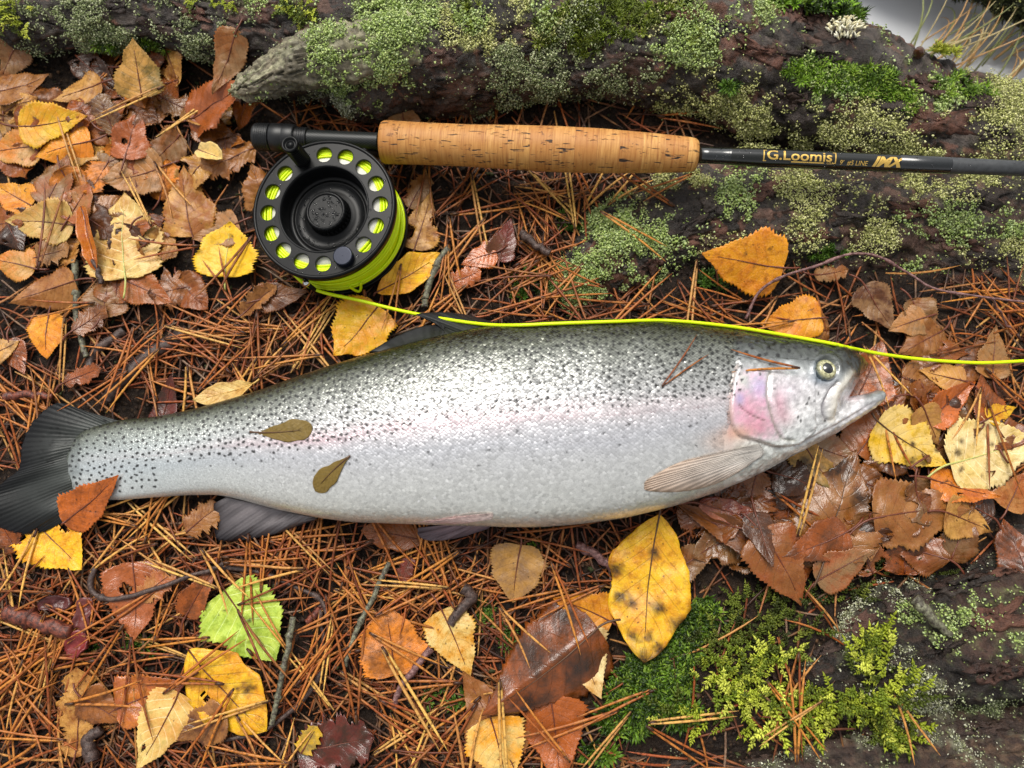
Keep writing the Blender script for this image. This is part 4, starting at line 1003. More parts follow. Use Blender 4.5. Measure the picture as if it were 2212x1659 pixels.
twig([(842, 1212), (806, 1290), (760, 1392), (742, 1440)], 6, 5, 'g', 'grey twig slanting down left of the round orange-brown leaf', buds=(.5,))
twig([(932, 1398), (890, 1452), (860, 1500), (850, 1530)], 8, 6, 'w', 'wine coloured twig below the speckled leaf')
twig([(968, 534), (940, 580), (922, 640), (915, 664)], 8, 7, 'g', 'grey knobbly twig right of the narrow yellow leaf', buds=(.3, .7))
twig([(1125, 500), (1150, 522), (1185, 548)], 9, 8, 'd', 'short dark twig in the needles below the cork grip', z=.012)
twig([(1245, 1176), (1290, 1200), (1330, 1234)], 10, 8, 'w', 'short grey-pink twig left of the big yellow oval leaf')
twig([(1000, 1268), (1020, 1290), (985, 1330), (970, 1350)], 12, 9, 'd', 'dark stub above the speckled pale leaf')
twig([(690, 1300), (700, 1400), (698, 1470)], 5, 4, 'd', 'thin dark twig beside the long bent twig', z=.005)
twig([(200, 1640), (190, 1600), (215, 1575)], 14, 10, 'd', 'dark stub at the bottom edge on the left', name='stick')
twig([(700, 1298), (690, 1320), (660, 1345)], 10, 8, 'r', 'small wine red stub beside the long bent twig', z=.004)
twig([(1975, 1290, .03), (2010, 1330, .032), (2050, 1372, .03)], 12, 7, 'g', 'bare grey twig end on the lower right root', z=.03)
twig([(690, 1110), (705, 1090)], 4, 3, 'd', 'small dark splinter at the vent of the trout')
# red bark flakes left of the lime leaf
def flake(px, py, w, h, a, col, label, seed):
    g, n = surf(px, py, .008); na, nr = 22, 5
    t = np.linspace(0, 2 * np.pi, na, endpoint=False)
    rad = 1 + .3 * vn(np.stack([np.cos(t) * 1.5, np.sin(t) * 1.5, 0 * t + seed], -1), 5) + .16 * vn(np.stack([np.cos(t) * 4, np.sin(t) * 4, 0 * t + seed], -1), 6)
    V, F = [[0, 0, 0.001]], [(0, 1 + j, 1 + (j + 1) % na) for j in range(na)]
    for k in range(1, nr + 1):
        f = k / nr
        for tt, rr in zip(t, rad): V.append([math.cos(tt) * rr * f * w, math.sin(tt) * rr * f * h, .001 + .002 * float(vn(np.array([math.cos(tt) * f * 2, math.sin(tt) * f * 2, seed]), 3)) + .0015 * f * f])
    for tt, rr in zip(t, rad): V.append([math.cos(tt) * rr * w * .97, math.sin(tt) * rr * h * .97, -.0012])
    for k in range(nr):
        o0, o1 = 1 + k * na, 1 + (k + 1) * na
        F += [(o0 + j, o1 + j, o1 + (j + 1) % na, o0 + (j + 1) % na) for j in range(na)]
    o = mk('bark_flake', V, F, simple('bark_flake_%d' % seed, lin(*col), .3, bump=(260, .7, .0015)))
    o.location = Vector(g); o.rotation_euler = (0, 0, a)
    tag(o, label, 'bark')
flake(186, 1384, 32 * PX(), 20 * PX(), .9, (128, 46, 44), 'deep red bark flake at the end of the red-brown stick', 3)
flake(200, 1325, 18 * PX(), 30 * PX(), -.3, (104, 52, 48), 'upright reddish bark curl above the deep red flake', 4)
flake(140, 1300, 30 * PX(), 16 * PX(), .2, (82, 40, 38), 'dark wine bark flake above the red-brown stick', 5)

# ------------------------------------------------------------------ pine needles
def needle_verts(L, w, bend, twist, n=6, side=5):
    u = np.linspace(0, 1, n)
    path = np.stack([u * L, bend * L * (u ** 2), .02 * L * np.sin(u * 3 + twist)], -1)
    rad = w * np.interp(u, [0, .06, .3, .8, 1], [.55, .8, 1, .85, .12])
    v, f = tube(path, rad, side, cap=False)
    v = v.reshape(n, side, 3); v[..., 2] = path[:, None, 2] + (v[..., 2] - path[:, None, 2]) * .62
    return v.reshape(-1, 3), f
M = Mat('pine_needle')
a = M.attr('Col').outputs['Color']; oi = M.n('ObjectInfo').outputs['Random']; co = M.coord()
n1 = M.noise(500, co, 3); n2 = M.noise(90, co, 2)
c = M.n('HueSaturation', {'Color': a, 'Value': M.math('ADD', .72, M.math('MULTIPLY', oi, .5)), 'Hue': M.math('ADD', .488, M.math('MULTIPLY', oi, .024))}).outputs[0]
c = M.mix(M.ramp(n1, [(.48, 0.), (.66, .7)]), c, lin(62, 34, 18))
c = M.mix(M.ramp(n2, [(.5, 0.), (.75, .35)]), c, lin(214, 150, 84))
needle_m = M.set(Base_Color=c, Roughness=.4, Specular_IOR_Level=.3, Normal=M.bump(n1, .25, .0004))
NCOL = linA([(176, 106, 44), (158, 88, 34), (192, 124, 56), (138, 74, 30), (200, 144, 74), (164, 92, 36), (122, 66, 30), (208, 158, 84), (118, 66, 32), (160, 104, 58), (104, 58, 30), (176, 124, 74)])
OCOL = linA([(104, 64, 40), (84, 54, 38), (126, 78, 44), (66, 46, 36), (140, 116, 92), (96, 74, 58), (150, 88, 44), (174, 100, 50)])
NB = [needle_verts(1, .019, b, t) for b, t in ((.05, 0), (-.07, 1), (.14, 2), (-.02, 3), (-.13, 4), (.22, 5), (.0, 1.5))]
FISH_POLY = np.array([(-40, 1040), (40, 1000), (60, 915), (120, 868), (265, 905), (470, 870), (720, 788), (860, 735), (960, 695), (1100, 695), (1400, 690), (1650, 720), (1790, 742), (1872, 790), (1836, 850), (1908, 846), (1880, 892), (1760, 965), (1640, 1024), (1450, 1095), (1250, 1134), (1060, 1160), (910, 1165), (700, 1120), (600, 1152), (465, 1165), (462, 1085), (330, 1075), (255, 1090), (150, 1120), (50, 1155), (-40, 1140)], float)
def inside(poly, x, y):
    x = np.asarray(x, float); y = np.asarray(y, float); r = np.zeros(np.broadcast(x, y).shape, bool)
    for (x1, y1), (x2, y2) in zip(poly, np.roll(poly, -1, 0)):
        c = ((y1 > y) != (y2 > y)) & (x < (x2 - x1) * (y - y1) / (y2 - y1 + 1e-9) + x1)
        r ^= c
    return r
def litter(name, n, zlo, zhi, cols, wts, Ls, label, seed):
    rg = np.random.default_rng(seed)
    x = rg.uniform(-90, 2300, n); y = rg.uniform(60, 1760, n)
    keep = rg.random(n) < wts(x, y) * np.clip(.72 + 1.5 * fbm(np.stack([x / 150, y / 150, 0 * x], -1), 3, 12), .2, 1.2)
    x, y = x[keep], y[keep]; n = len(x)
    w = P(x, y, .004); h = gz(w[:, 0], w[:, 1]); w[:, 2] = h + rg.uniform(zlo, zhi, n)
    ang = rg.uniform(0, 2 * np.pi, n); pit = rg.normal(0, .06, n)
    d = np.stack([np.cos(ang) * np.cos(pit), np.sin(ang) * np.cos(pit), np.sin(pit)], -1)
    s = np.cross([0, 0, 1.0], d); s /= np.linalg.norm(s, axis=1)[:, None]
    rot = np.stack([d, s, np.cross(d, s)], -1)
    L = rg.uniform(*Ls, n)
    pos = w - d * L[:, None] * .5
    sc = np.stack([L, L * rg.choice([-1, 1], n), np.full(n, .037)], 1); sc[:, 1] = np.sign(sc[:, 1]) * .037
    col = cols[rg.integers(0, len(cols), n)] * rg.uniform(.75, 1.2, (n, 1))
    V, F, C = inst(NB, rg.integers(0, len(NB), n), pos, rot, sc, col)
    return tag(mk(name, V, F, needle_m, col=np.clip(C, 0, 1)), label, 'pine needles', kind='stuff')
def w_main(x, y):
    w = np.full(x.shape, .9)
    w = np.where((x < 560) & (y < 620), .35, w); w = np.where((x > 1550) & (y > 1040), .25, w); w = np.where((x > 1260) & (y > 1300), .22, w)
    w = np.where((x > 1500) & (y < 600), .0, w); w = np.where((y < 200), .1, w); w = np.where((x > 1250) & (x < 1500) & (y > 400) & (y < 640) , .3, w)
    w = np.where(inside(FISH_POLY, x, y), .05, w)
    return w
litter('needle_litter', 9000, .0, .004, OCOL, w_main, (.022, .044), 'rotted dark pine needles packed on the soil', 5)
litter('needle_litter', 2700, .0025, .0072, NCOL, w_main, (.026, .046), 'thick litter of orange-brown pine needles covering the forest floor', 6)
# crumbs of bark, cone scales and soil
n = 9000
x, y = rng.uniform(-60, 2280, n), rng.uniform(90, 1720, n)
w = P(x, y, .0); w[:, 2] = gz(w[:, 0], w[:, 1]) + rng.uniform(0, .0035, n)
V, F, C = inst(LB, rng.integers(0, 5, n), w, frames(rng.normal(0, .6, (n, 3)) + [0, 0, 1], rng.uniform(0, 6, n)), rng.uniform(.0004, .0017, n), linA([(52, 38, 30), (74, 54, 40), (40, 30, 26), (96, 70, 48), (60, 64, 36)])[rng.integers(0, 5, n)])
tag(mk('forest_debris', V, F, lichen_m, col=C, smooth=False), 'crumbs of soil and bark between the needles', 'debris', kind='stuff')

# needle pairs one can pick out: each its own thing (sheath with two needles)
PROTO = []
for k in range(10):
    rg = np.random.default_rng(90 + k)
    L = rg.uniform(.034, .052); col = NCOL[k % 8] * rg.uniform(.9, 1.1)
    v, f = tube([(-.0012, 0, 0), (.0018, 0, 0), (.0034, 0, 0)], [.0006, .0009, .0007], 6)
    sh = mk('pine_needle_pair', v, f, needle_m, col=np.repeat([linA((70, 44, 30))], len(v), 0))
    parts = []
    for sgn in (-1, 1):
        nv_, nf_ = needle_verts(1, .019, sgn * rg.uniform(.02, .09) + rg.uniform(-.08, .08), rg.uniform(0, 6), 8, 6)
        nv_ = nv_ * [L * rg.uniform(.92, 1.05), .038, .040]
        a_ = sgn * rg.uniform(.02, .11); ca_, sa_ = math.cos(a_), math.sin(a_)
        nv_ = nv_ @ np.array([[ca_, sa_, 0], [-sa_, ca_, 0], [0, 0, 1]]) + [0, sgn * .0005, 0]
        cc = col[None] * np.interp(nv_[:, 0] / L, [0, .1, .85, 1], [.6, 1, 1.05, .75])[:, None]
        parts.append(mk('needle', nv_, nf_, needle_m, sh, col=np.clip(cc, 0, 1)))
    PROTO.append((sh, parts, L))
USED = [False] * len(PROTO)
def needle_pair(px, py, ang, label, group=None, k=0, z=None, pitch=0.0, size=1.0, roll=0.0):
    sh, parts, L = PROTO[k]
    if USED[k]:
        o = sh.copy(); COL.objects.link(o)
        for p_ in parts:
            q = p_.copy(); COL.objects.link(q); q.parent = o
    else:
        o = sh; USED[k] = True
    zz = .01 if z is None else z
    w = P(px, py, zz)
    if z is None:
        zz = float(hm(w)); w = P(px, py, zz); zz = float(hm(w)) + .0012; w[2] = zz
    d = np.array([math.cos(ang), math.sin(ang), 0]) * L * .5 * size
    o.location = Vector((w[0] - d[0], w[1] - d[1], w[2] - math.sin(-pitch) * -L * .5 * size))
    o.rotation_euler = (roll, -pitch, ang); o.scale = (size,) * 3
    for kk in ('group',):
        if kk in o: del o[kk]
    return tag(o, label, 'pine needle', group)
LAND = [(250, 330, 'upper left leaf pile'), (60, 640, 'left border above the small orange leaf'), (330, 720, 'needle bed between the big pale leaf and the tail'), (600, 740, 'needle bed left of the mottled golden leaf'),
        (1040, 460, 'needle bed below the cork grip'), (1250, 215, 'gap above the cork grip'), (1130, 640, 'needle bed above the dorsal fin'), (1450, 650, 'strip above the trout back'), (2000, 700, 'needle bed at the right below the thin twig'), (2060, 850, 'leaves in front of the mouth'),
        (1800, 1120, 'wet leaves below the throat'), (350, 1180, 'needle bed between tail and anal fin'), (80, 1280, 'lower left border near the red-brown stick'), (120, 1480, 'lower left corner'), (420, 1330, 'needles left of the lime leaf'), (640, 1240, 'needle bed below the anal fin'), (700, 1480, 'needle bed right of the yellow oval leaf'),
        (930, 1260, 'needle bed below the pelvic fin'), (850, 1520, 'bottom middle needles'), (1180, 1270, 'needles left of the big yellow oval leaf'), (1240, 1560, 'bottom leaves left of the green star moss'), (1430, 1480, 'green star moss')]
spec = [(1478, 787, 33, 'lone needle pair on the silver back of the trout', None, 3), ]
cnt = 0
for _ in range(4000):
    if cnt >= 278: break
    px, py = random.uniform(10, 2200), random.uniform(150, 1650)
    w_ = float(w_main(np.array([px]), np.array([py]))[0])
    if random.random() > w_ + .04 or inside(FISH_POLY, px, py): continue
    if math.hypot(px - 715, py - 480) < 165 or (540 < px < 1530 and 205 < py < 392): continue
    wp = P(px, py, .008); ang_ = random.uniform(0, 6.283)
    line_ = wp + np.outer(np.linspace(-.021, .021, 9), [math.cos(ang_), math.sin(ang_), 0])
    raised = (hm(line_) - gz(line_[:, 0], line_[:, 1])).max() > .0088
    if raised and random.random() > .06: continue
    if px > 1280 and py > 1240 and random.random() > .3: continue
    j = min(range(len(LAND)), key=lambda i: math.hypot(LAND[i][0] - px, LAND[i][1] - py))
    zz = float(hm(line_).max()) + .0012 if raised else float(gz(wp[0], wp[1])) + random.uniform(.0072, .0105)
    kk_ = random.randrange(10)
    needle_pair(px, py, ang_, say(('orange', 'rust', 'tan', 'brown', 'straw', 'orange', 'dark', 'pale')[kk_ % 8] + ' needle pair', px, py, ang_), 'needle pairs on the ' + LAND[j][2], kk_, zz, random.gauss(0, .05), random.uniform(.8, 1.1))
    cnt += 1
needle_pair(150, 318, -1.2, 'upright yellowish needle pair against the orange yellow leaf', None, 7)
needle_pair(370, 410, -1.0, 'forked olive needle pair resting on the broad brown leaf', None, 4)
needle_pair(410, 250, .65, 'straw coloured needle pair below the rusty puckered leaf', None, 7)
needle_pair(265, 130, .9, 'needle fan leaning on the tan leaf below the top root', None, 2)
needle_pair(1925, 955, -1.35, 'thin needle pair lying across the pale yellow leaf', None, 5)
needle_pair(2150, 970, -1.5, 'dark needle pair lying across the large cream leaf', None, 3)
needle_pair(1750, 1060, 1.35, 'straw needle pair standing below the throat', None, 7, .03, .3)
needle_pair(1742, 1115, -.65, 'reddish needle pair on the dark leaves below the throat', None, 1)
needle_pair(560, 1408, -1.0, 'dead grey needle pair across the lime and yellow leaves', None, 6, .02, .1)
needle_pair(890, 1510, -1.0, 'long pale yellow needle pair in the bottom middle', None, 7, .018, .05, 1.25)
needle_pair(1530, 180, -.06, 'orange needle pair on the root above the cork end', None, 0)
needle_pair(1370, 505, -.6, 'crossed needle pair on the left flank of the right root', None, 2)
needle_pair(480, 1250, -.9, 'pale bent needle pair beside the lime leaf stalk', None, 4, .016)
# ------------------------------------------------------------------ the trout
TOP = np.array([(146, 990), (150, 968), (160, 950), (190, 926), (265, 908), (330, 903), (400, 890), (470, 872), (560, 846), (650, 814), (720, 791), (800, 768), (870, 750), (950, 729), (1030, 713), (1100, 703), (1200, 697), (1300, 694), (1400, 695), (1500, 703), (1580, 713), (1650, 723), (1720, 732), (1794, 742), (1830, 755), (1858, 773), (1868, 785), (1871, 792)], float)
BOT = np.array([(146, 1000), (150, 1030), (160, 1062), (172, 1074), (255, 1080), (330, 1074), (400, 1069), (470, 1068), (520, 1078), (600, 1100), (690, 1118), (760, 1127), (900, 1132), (1000, 1135), (1100, 1138), (1165, 1138), (1250, 1132), (1350, 1118), (1450, 1094), (1550, 1062), (1620, 1033), (1694, 995), (1740, 966), (1772, 938), (1795, 909), (1815, 878), (1834, 846), (1849, 820), (1863, 806), (1871, 797)], float)
TX = [146, 170, 205, 300, 420, 500, 600, 700, 800, 900, 1000, 1100, 1300, 1450, 1550, 1620, 1700, 1760, 1800, 1840, 1862, 1871]
TT = np.array([2.2, 4.8, 7.2, 10, 12.5, 14.5, 18, 21.5, 24.5, 27, 28.5, 29.5, 30, 29, 27.5, 26, 23, 20, 17, 12, 7, 2.5]) * .001
def f_top(x): return np.interp(x, TOP[:, 0], TOP[:, 1])
def f_bot(x): return np.interp(x, BOT[:, 0], BOT[:, 1])
def f_t(x): return np.interp(x, TX, TT)
def sm(a, n=9): return np.convolve(np.pad(a, n // 2, mode='edge'), np.ones(n) / n, 'valid')
def f_zc(x): return np.maximum(f_t(x) * .93 + .005, .0115 + 0 * x) + .011 * np.clip((x - 1680) / 190, 0, 1)
xs = np.concatenate([np.linspace(146, 180, 14), np.linspace(184, 1800, 290), np.linspace(1804, 1871, 34)])
SV = {k: sm(f(xs), 7) for k, f in (('top', f_top), ('bot', f_bot), ('t', f_t), ('zc', f_zc))}
for k, f in (('top', f_top), ('bot', f_bot), ('t', f_t)):
    SV[k][:6] = f(xs[:6]); SV[k][-5:] = f(xs[-5:])
def ring(x, th):
    """surface of the trunk: x (n,), th (m,) -> (n,m,3); th 0 back, pi belly, upper side between"""
    T = P(x, np.interp(x, xs, SV['top']), np.interp(x, xs, SV['zc'])); B = P(x, np.interp(x, xs, SV['bot']), np.interp(x, xs, SV['zc']))
    C, H = (T + B) / 2, (T - B) / 2
    t = np.interp(x, xs, SV['t'])
    c, s = np.cos(th), np.sin(th)
    s2 = np.sign(s) * np.abs(s) ** .88
    return C[:, None] + H[:, None] * c[None, :, None] + (t[:, None] * s2[None])[..., None] * np.array([0, 0, 1.0])
nth = 96
th = np.linspace(0, 2 * np.pi, nth, endpoint=False)
G1 = ring(xs, th).reshape(-1, 3)
F1 = [tuple(q) for q in grid_faces(len(xs), nth, True).tolist()] + [tuple(range(nth))[::-1], tuple((len(xs) - 1) * nth + j for j in range(nth))]
# lower jaw, joined into the same skin
jx = np.linspace(1690, 1909, 46)
jt = np.interp(jx, [1690, 1760, 1800, 1831, 1867, 1894, 1905, 1909], [890, 884, 874, 859, 851, 843, 844, 848]); jb = np.interp(jx, [1690, 1694, 1757, 1812, 1876, 1903, 1907, 1909], [996, 994, 961, 932, 890, 870, 866, 861])
jh = np.interp(jx, [1690, 1760, 1830, 1880, 1900, 1909], [19, 16, 11, 8.5, 6.5, 3]) * .001
zj = np.interp(jx, [1690, 1800, 1909], [.027, .026, .027])
T, B = P(jx, jt, zj), P(jx, jb, zj); th2 = np.linspace(0, 2 * np.pi, 48, endpoint=False)
G2 = ((T + B) / 2)[:, None] + ((T - B) / 2)[:, None] * np.cos(th2)[None, :, None] + (jh[:, None] * np.sin(th2)[None])[..., None] * np.array([0, 0, 1.0])
F2 = grid_faces(46, 48, True, len(G1)).tolist() + [[len(G1) + j for j in range(48)][::-1], [len(G1) + 45 * 48 + j for j in range(48)]]
me = bpy.data.meshes.new('skin'); me.from_pydata(np.concatenate([G1, G2.reshape(-1, 3)]).tolist(), [], F1 + [tuple(f) for f in F2]); me.update()
tmp = bpy.data.objects.new('skin', me); COL.objects.link(tmp)
md = tmp.modifiers.new('r', 'REMESH'); md.mode = 'VOXEL'; md.voxel_size = .00085
m2 = tmp.modifiers.new('s', 'SMOOTH'); m2.factor = .5; m2.iterations = 3
dg = bpy.context.evaluated_depsgraph_get(); ev = tmp.evaluated_get(dg)
sk = bpy.data.meshes.new_from_object(ev)
bpy.data.objects.remove(tmp); bpy.data.meshes.remove(me)
nv_ = len(sk.vertices); BV = np.zeros(nv_ * 3, np.float32); sk.vertices.foreach_get('co', BV); BV = BV.reshape(-1, 3).astype(float)
BN = np.zeros(nv_ * 3, np.float32); sk.vertex_normals.foreach_get('vector', BN); BN = BN.reshape(-1, 3)
BW = plan(BV)
def dline(w, pts):
    """distance to a polyline and signed side (left of travel positive)"""
    p = np.array(pts, float); best = np.full(len(w), 1e9); side = np.zeros(len(w))
    for a, b in zip(p[:-1], p[1:]):
        d = b - a; t = np.clip(((w - a) @ d) / (d @ d), 0, 1); q = a + t[:, None] * d; e = w - q
        dd = np.hypot(e[:, 0], e[:, 1]); s = d[0] * e[:, 1] - d[1] * e[:, 0]
        k = dd < best; best = np.where(k, dd, best); side = np.where(k, np.sign(s), side)
    return best, side
def spl(pts, n=40): return spline(np.array(pts, float), n)
GILL = spl([(1592, 790), (1583, 818), (1577, 857), (1575, 895), (1584, 924), (1600, 943), (1632, 951), (1676, 965), (1720, 962)])
PREO = spl([(1664, 800), (1658, 815), (1654, 857), (1661, 886), (1668, 912), (1677, 932), (1690, 947), (1715, 950)])
SUBO = spl([(1594, 874), (1606, 886), (1622, 897), (1650, 909)])
MAXI = spl([(1808, 826), (1797, 838), (1786, 858), (1778, 884), (1784, 904), (1794, 907)])
MAXO = spl([(1838, 806), (1826, 824), (1812, 840), (1803, 860), (1798, 884), (1795, 905)])
CHIN = spl([(1720, 965), (1770, 938), (1830, 905), (1890, 868)])
up = BN[:, 2] > .05
dz = np.zeros(nv_)
d, s = dline(BW, GILL); ins = (s < 0) & (BW[:, 0] > 1570)
inside_gill = inside(np.array([(1592, 770), *GILL.tolist(), (1760, 930), (1760, 780)]), BW[:, 0], BW[:, 1])
dz += .0013 * np.where(inside_gill, np.clip(d / 5, 0, 1), 0) - .0007 * np.exp(-(d / 4.5) ** 2) * ~inside_gill
for L_, dep, wd in ((PREO, .0008, 3.2), (SUBO, .0005, 2.0), (MAXI, .0013, 3.0), (CHIN, .0006, 3.0)):
    d, s = dline(BW, L_); dz -= dep * np.exp(-(d / wd) ** 2)
d, s = dline(BW, MAXO); dz += .0012 * np.exp(-(d / 8) ** 2)
d, s = dline(BW, spl([(1668, 820), (1668, 860), (1676, 890), (1690, 925)])); dz += .0007 * np.exp(-(d / 7) ** 2)
EYE = np.array([1785, 798.0]); d = np.hypot(*(BW - EYE).T); dz += .0009 * np.exp(-((d - 30) / 7) ** 2) - .0012 * (d < 25)
d = np.hypot(*(BW - [1838, 780]).T); dz -= .0006 * np.exp(-(d / 5) ** 2)
head = np.clip((BW[:, 0] - 1580) / 20, 0, 1)
dz += head * (.00025 * vn(BV * 800, 4) + .0004 * fbm(BV * 220, 3, 6))
BV = BV + BN * (dz * up)[:, None]
# pigments, plus reflection bands and wet highlights painted into the colour --------------------------------------------------------
CV = [0, .04, .14, .28, .40, .48, .56, .64, .76, .87, .95, 1]
CC = np.array([(206, 204, 192), (216, 216, 208), (216, 217, 213), (211, 212, 212), (198, 199, 204), (206, 204, 208), (215, 208, 210), (186, 186, 186), (152, 154, 150), (116, 119, 110), (72, 75, 58), (46, 49, 32)], float)  # grey mid-flank dip and pale band above copy reflections into the colour
def spot_raster():
    img = np.zeros((1700, 2320), np.float32); rg = random.Random(4)
    def disc(x, y, r, v):
        x0, x1, y0, y1 = int(x - r - 2), int(x + r + 3), int(y - r - 2), int(y + r + 3)
        yy, xx = np.mgrid[y0:y1, x0:x1]
        a = np.clip(r + .7 - np.hypot(xx - x, yy - y), 0, 1) * v
        img[y0:y1, x0 + 100:x1 + 100] = np.maximum(img[y0:y1, x0 + 100:x1 + 100], a)
    n = 0; cells = {}
    for _ in range(26000):
        if n >= 1450: break
        x = rg.uniform(150, 1600); t_, b_ = f_top(x), f_bot(x); v = rg.random()
        lo = .40 + .16 * min(1, max(0, (x - 500) / 500)) if x > 340 else .10
        pr = 1.0 if v > lo + .12 else max(0, (v - lo) / .12 + .03)
        if v > .8: pr *= .75
        if rg.random() > pr * min(1, (b_ - t_) / 330): continue
        y = b_ + (t_ - b_) * v
        ci_, cj_ = int(x // 12), int(y // 12)
        if any(math.hypot((x - q[0]) * .85, y - q[1]) < 9.6 for i_ in (-1, 0, 1) for j_ in (-1, 0, 1) for q in cells.get((ci_ + i_, cj_ + j_), ())): continue
        cells.setdefault((ci_, cj_), []).append((x, y)); r = rg.uniform(2.2, 3.3) * (1.05 if x > 420 else .9)
        disc(x, y, r, 1)
        for _k in range(rg.choice([0, 1, 1, 2])): disc(x + rg.gauss(0, 2.0), y + rg.gauss(0, 1.5), r * rg.uniform(.6, .85), 1)
        n += 1
    for _ in range(70):   # few on flanks below the line
        x = rg.uniform(420, 1560); y = f_bot(x) + (f_top(x) - f_bot(x)) * rg.uniform(.3, .5); disc(x, y, rg.uniform(1.4, 2.6), .85)
    for x, y in ((1620, 745), (1635, 738), (1660, 752), (1672, 742), (1690, 748), (1600, 740), (1705, 757), (1718, 750), (1735, 748), (1748, 752), (1762, 757), (1775, 750), (1795, 755), (1810, 758), (1655, 765), (1680, 768), (1640, 768), (1612, 762), (1598, 770), (1730, 770), (1745, 775), (1700, 776), (1825, 768), (1660, 790), (1640, 810), (1612, 806), (1668, 842), (1756, 866), (1740, 872), (1745, 860), (1768, 850), (1720, 900), (1727, 908), (1782, 908), (1845, 775), (1700, 740), (1625, 752), (1650, 735)):
        disc(x, y, rg.uniform(3.0, 4.8) if y < 770 else rg.uniform(1.8, 2.8), .95 if y < 770 else .7)
    return img
SPOT = spot_raster()
OPER = np.array([(1594, 812), (1600, 800), (1650, 806), (1656, 850), (1664, 890), (1678, 925), (1688, 945), (1640, 948), (1600, 938), (1582, 910), (1580, 860)], float)
def soft(w, poly, s):
    d, _ = dline(w, np.concatenate([poly, poly[:1]])); i = inside(poly, w[:, 0], w[:, 1])
    return np.clip(.5 + np.where(i, d, -d) / (2 * s), 0, 1)
def blob(w, x, y, rx, ry): return np.exp(-((w[:, 0] - x) / rx) ** 2 - ((w[:, 1] - y) / ry) ** 2)
def pigment_and_sheen(w, spots=True):
    x, y = w[:, 0], w[:, 1]
    tp, bt = f_top(np.clip(x, 146, 1871)), np.interp(x, [146, 255, 470, 690, 1100, 1350, 1550, 1694, 1812, 1909], [1060, 1080, 1068, 1118, 1138, 1118, 1062, 995, 932, 855])
    v = np.clip((bt - y) / np.maximum(bt - tp, 20), 0, 1)
    q = np.stack([x / 60, y / 30, 0 * x], -1)
    vv_ = np.clip(v + .035 * fbm(q, 3, 8), 0, 1)
    c = np.stack([np.interp(vv_, CV, CC[:, k]) for k in range(3)], -1)
    k = np.clip((620 - x) / 300, 0, 1)[:, None] * .6
    ct = np.stack([np.interp(vv_, [0, .15, .35, .6, .85, 1], z) for z in ([212, 208, 186, 158, 118, 70], [216, 216, 198, 170, 126, 74], [214, 216, 200, 170, 120, 58])], -1)
    c = c * (1 - k) + ct * k
    pk = np.exp(-((v - .535 - .02 * np.clip((x - 900) / 500, 0, 1)) / .05) ** 2) * np.interp(x, [430, 640, 800, 1050, 1300], [0, .35, .42, .25, .05]) * (.6 + .5 * vn(q * 1.7, 5))
    c = c + np.clip(pk, 0, 1)[:, None] * (np.array([224, 170, 182]) - c)
    # head
    h = np.clip((x - 1580) / 14, 0, 1)
    nz = fbm(np.stack([x / 9, y / 9, 0 * x], -1), 4, 2)
    hd = np.stack([np.interp(y - tp, [0, 12, 30, 48, 62, 90, 140, 200, 260], z) for z in ([40, 54, 74, 108, 152, 204, 216, 214, 208], [42, 58, 78, 112, 156, 202, 214, 216, 210], [33, 50, 74, 112, 156, 204, 214, 214, 204])], -1)
    hd = hd * (1 + .3 * nz)[:, None]
    gn = voro(np.stack([x / 3.2, y / 3.2, 0 * x], -1), 6)[2]; hd = hd * (1 + .16 * (gn - .5) * np.clip((y - tp - 40) / 40, 0, 1))[:, None]
    sn = np.clip((x - 1815) / 30, 0, 1) * (y < 815); hd = hd * (1 - .35 * sn)[:, None]
    c = c * (1 - h)[:, None] + hd * h[:, None]
    def lay(m, rgb):
        nonlocal c; c = c + np.clip(m, 0, 1)[:, None] * (np.array(rgb, float) - c)
    o = soft(w, OPER, 7)
    lay(o * .6 * (.7 + 1.6 * nz), (222, 176, 196)); lay(o * blob(w, 1615, 880, 40, 34) * .55, (214, 130, 156)); lay(o * blob(w, 1632, 920, 34, 22) * .6, (212, 128, 150)); lay(o * blob(w, 1640, 836, 26, 24) * .6, (178, 172, 216)); lay(blob(w, 1596, 862, 10, 14) * .6, (160, 158, 210))
    lay(o * blob(w, 1600, 822, 18, 18) * .8, (206, 208, 200))
    lay(blob(w, 1680, 872, 16, 30) * .6, (216, 150, 168)); lay(blob(w, 1690, 900, 22, 20) * .45, (216, 160, 172)); lay(blob(w, 1700, 845, 30, 30) * .25, (206, 184, 204))
    lay(blob(w, 1590, 935, 30, 16) * .75, (222, 164, 138)); lay(blob(w, 1560, 955, 40, 22) * .45, (220, 176, 152)); lay(blob(w, 1578, 905, 6, 40) * .5, (196, 140, 130))
    lay(blob(w, 1772, 818, 22, 12) * .75, (96, 112, 128)); lay(blob(w, 1762, 800, 12, 16) * .6, (110, 124, 138)); lay(blob(w, 1800, 822, 20, 8) * .3, (120, 130, 140))
    lay(blob(w, 1706, 806, 16, 7) * .9, (236, 242, 240)); lay(blob(w, 1700, 786, 12, 6) * .7, (230, 236, 238))  # white wet highlights painted on the head behind the eye
    for L_, rgb, wd, st in ((PREO, (122, 118, 104), 2.4, .6), (SUBO, (120, 90, 90), 1.6, .7), (MAXI, (110, 106, 112), 3.0, .7), (GILL, (150, 122, 108), 3.0, .45), (CHIN, (150, 140, 142), 3, .4)):
        d, _ = dline(w, L_); lay(np.exp(-(d / wd) ** 2) * st * (x > 1560), rgb)
    d, _ = dline(w, MAXO); lay(np.exp(-(d / 9) ** 2) * .7, (222, 214, 196))
    lay(blob(w, 1842, 860, 24, 6) * .5, (224, 196, 200)); lay(blob(w, 1895, 848, 10, 5) * .4, (140, 146, 146))
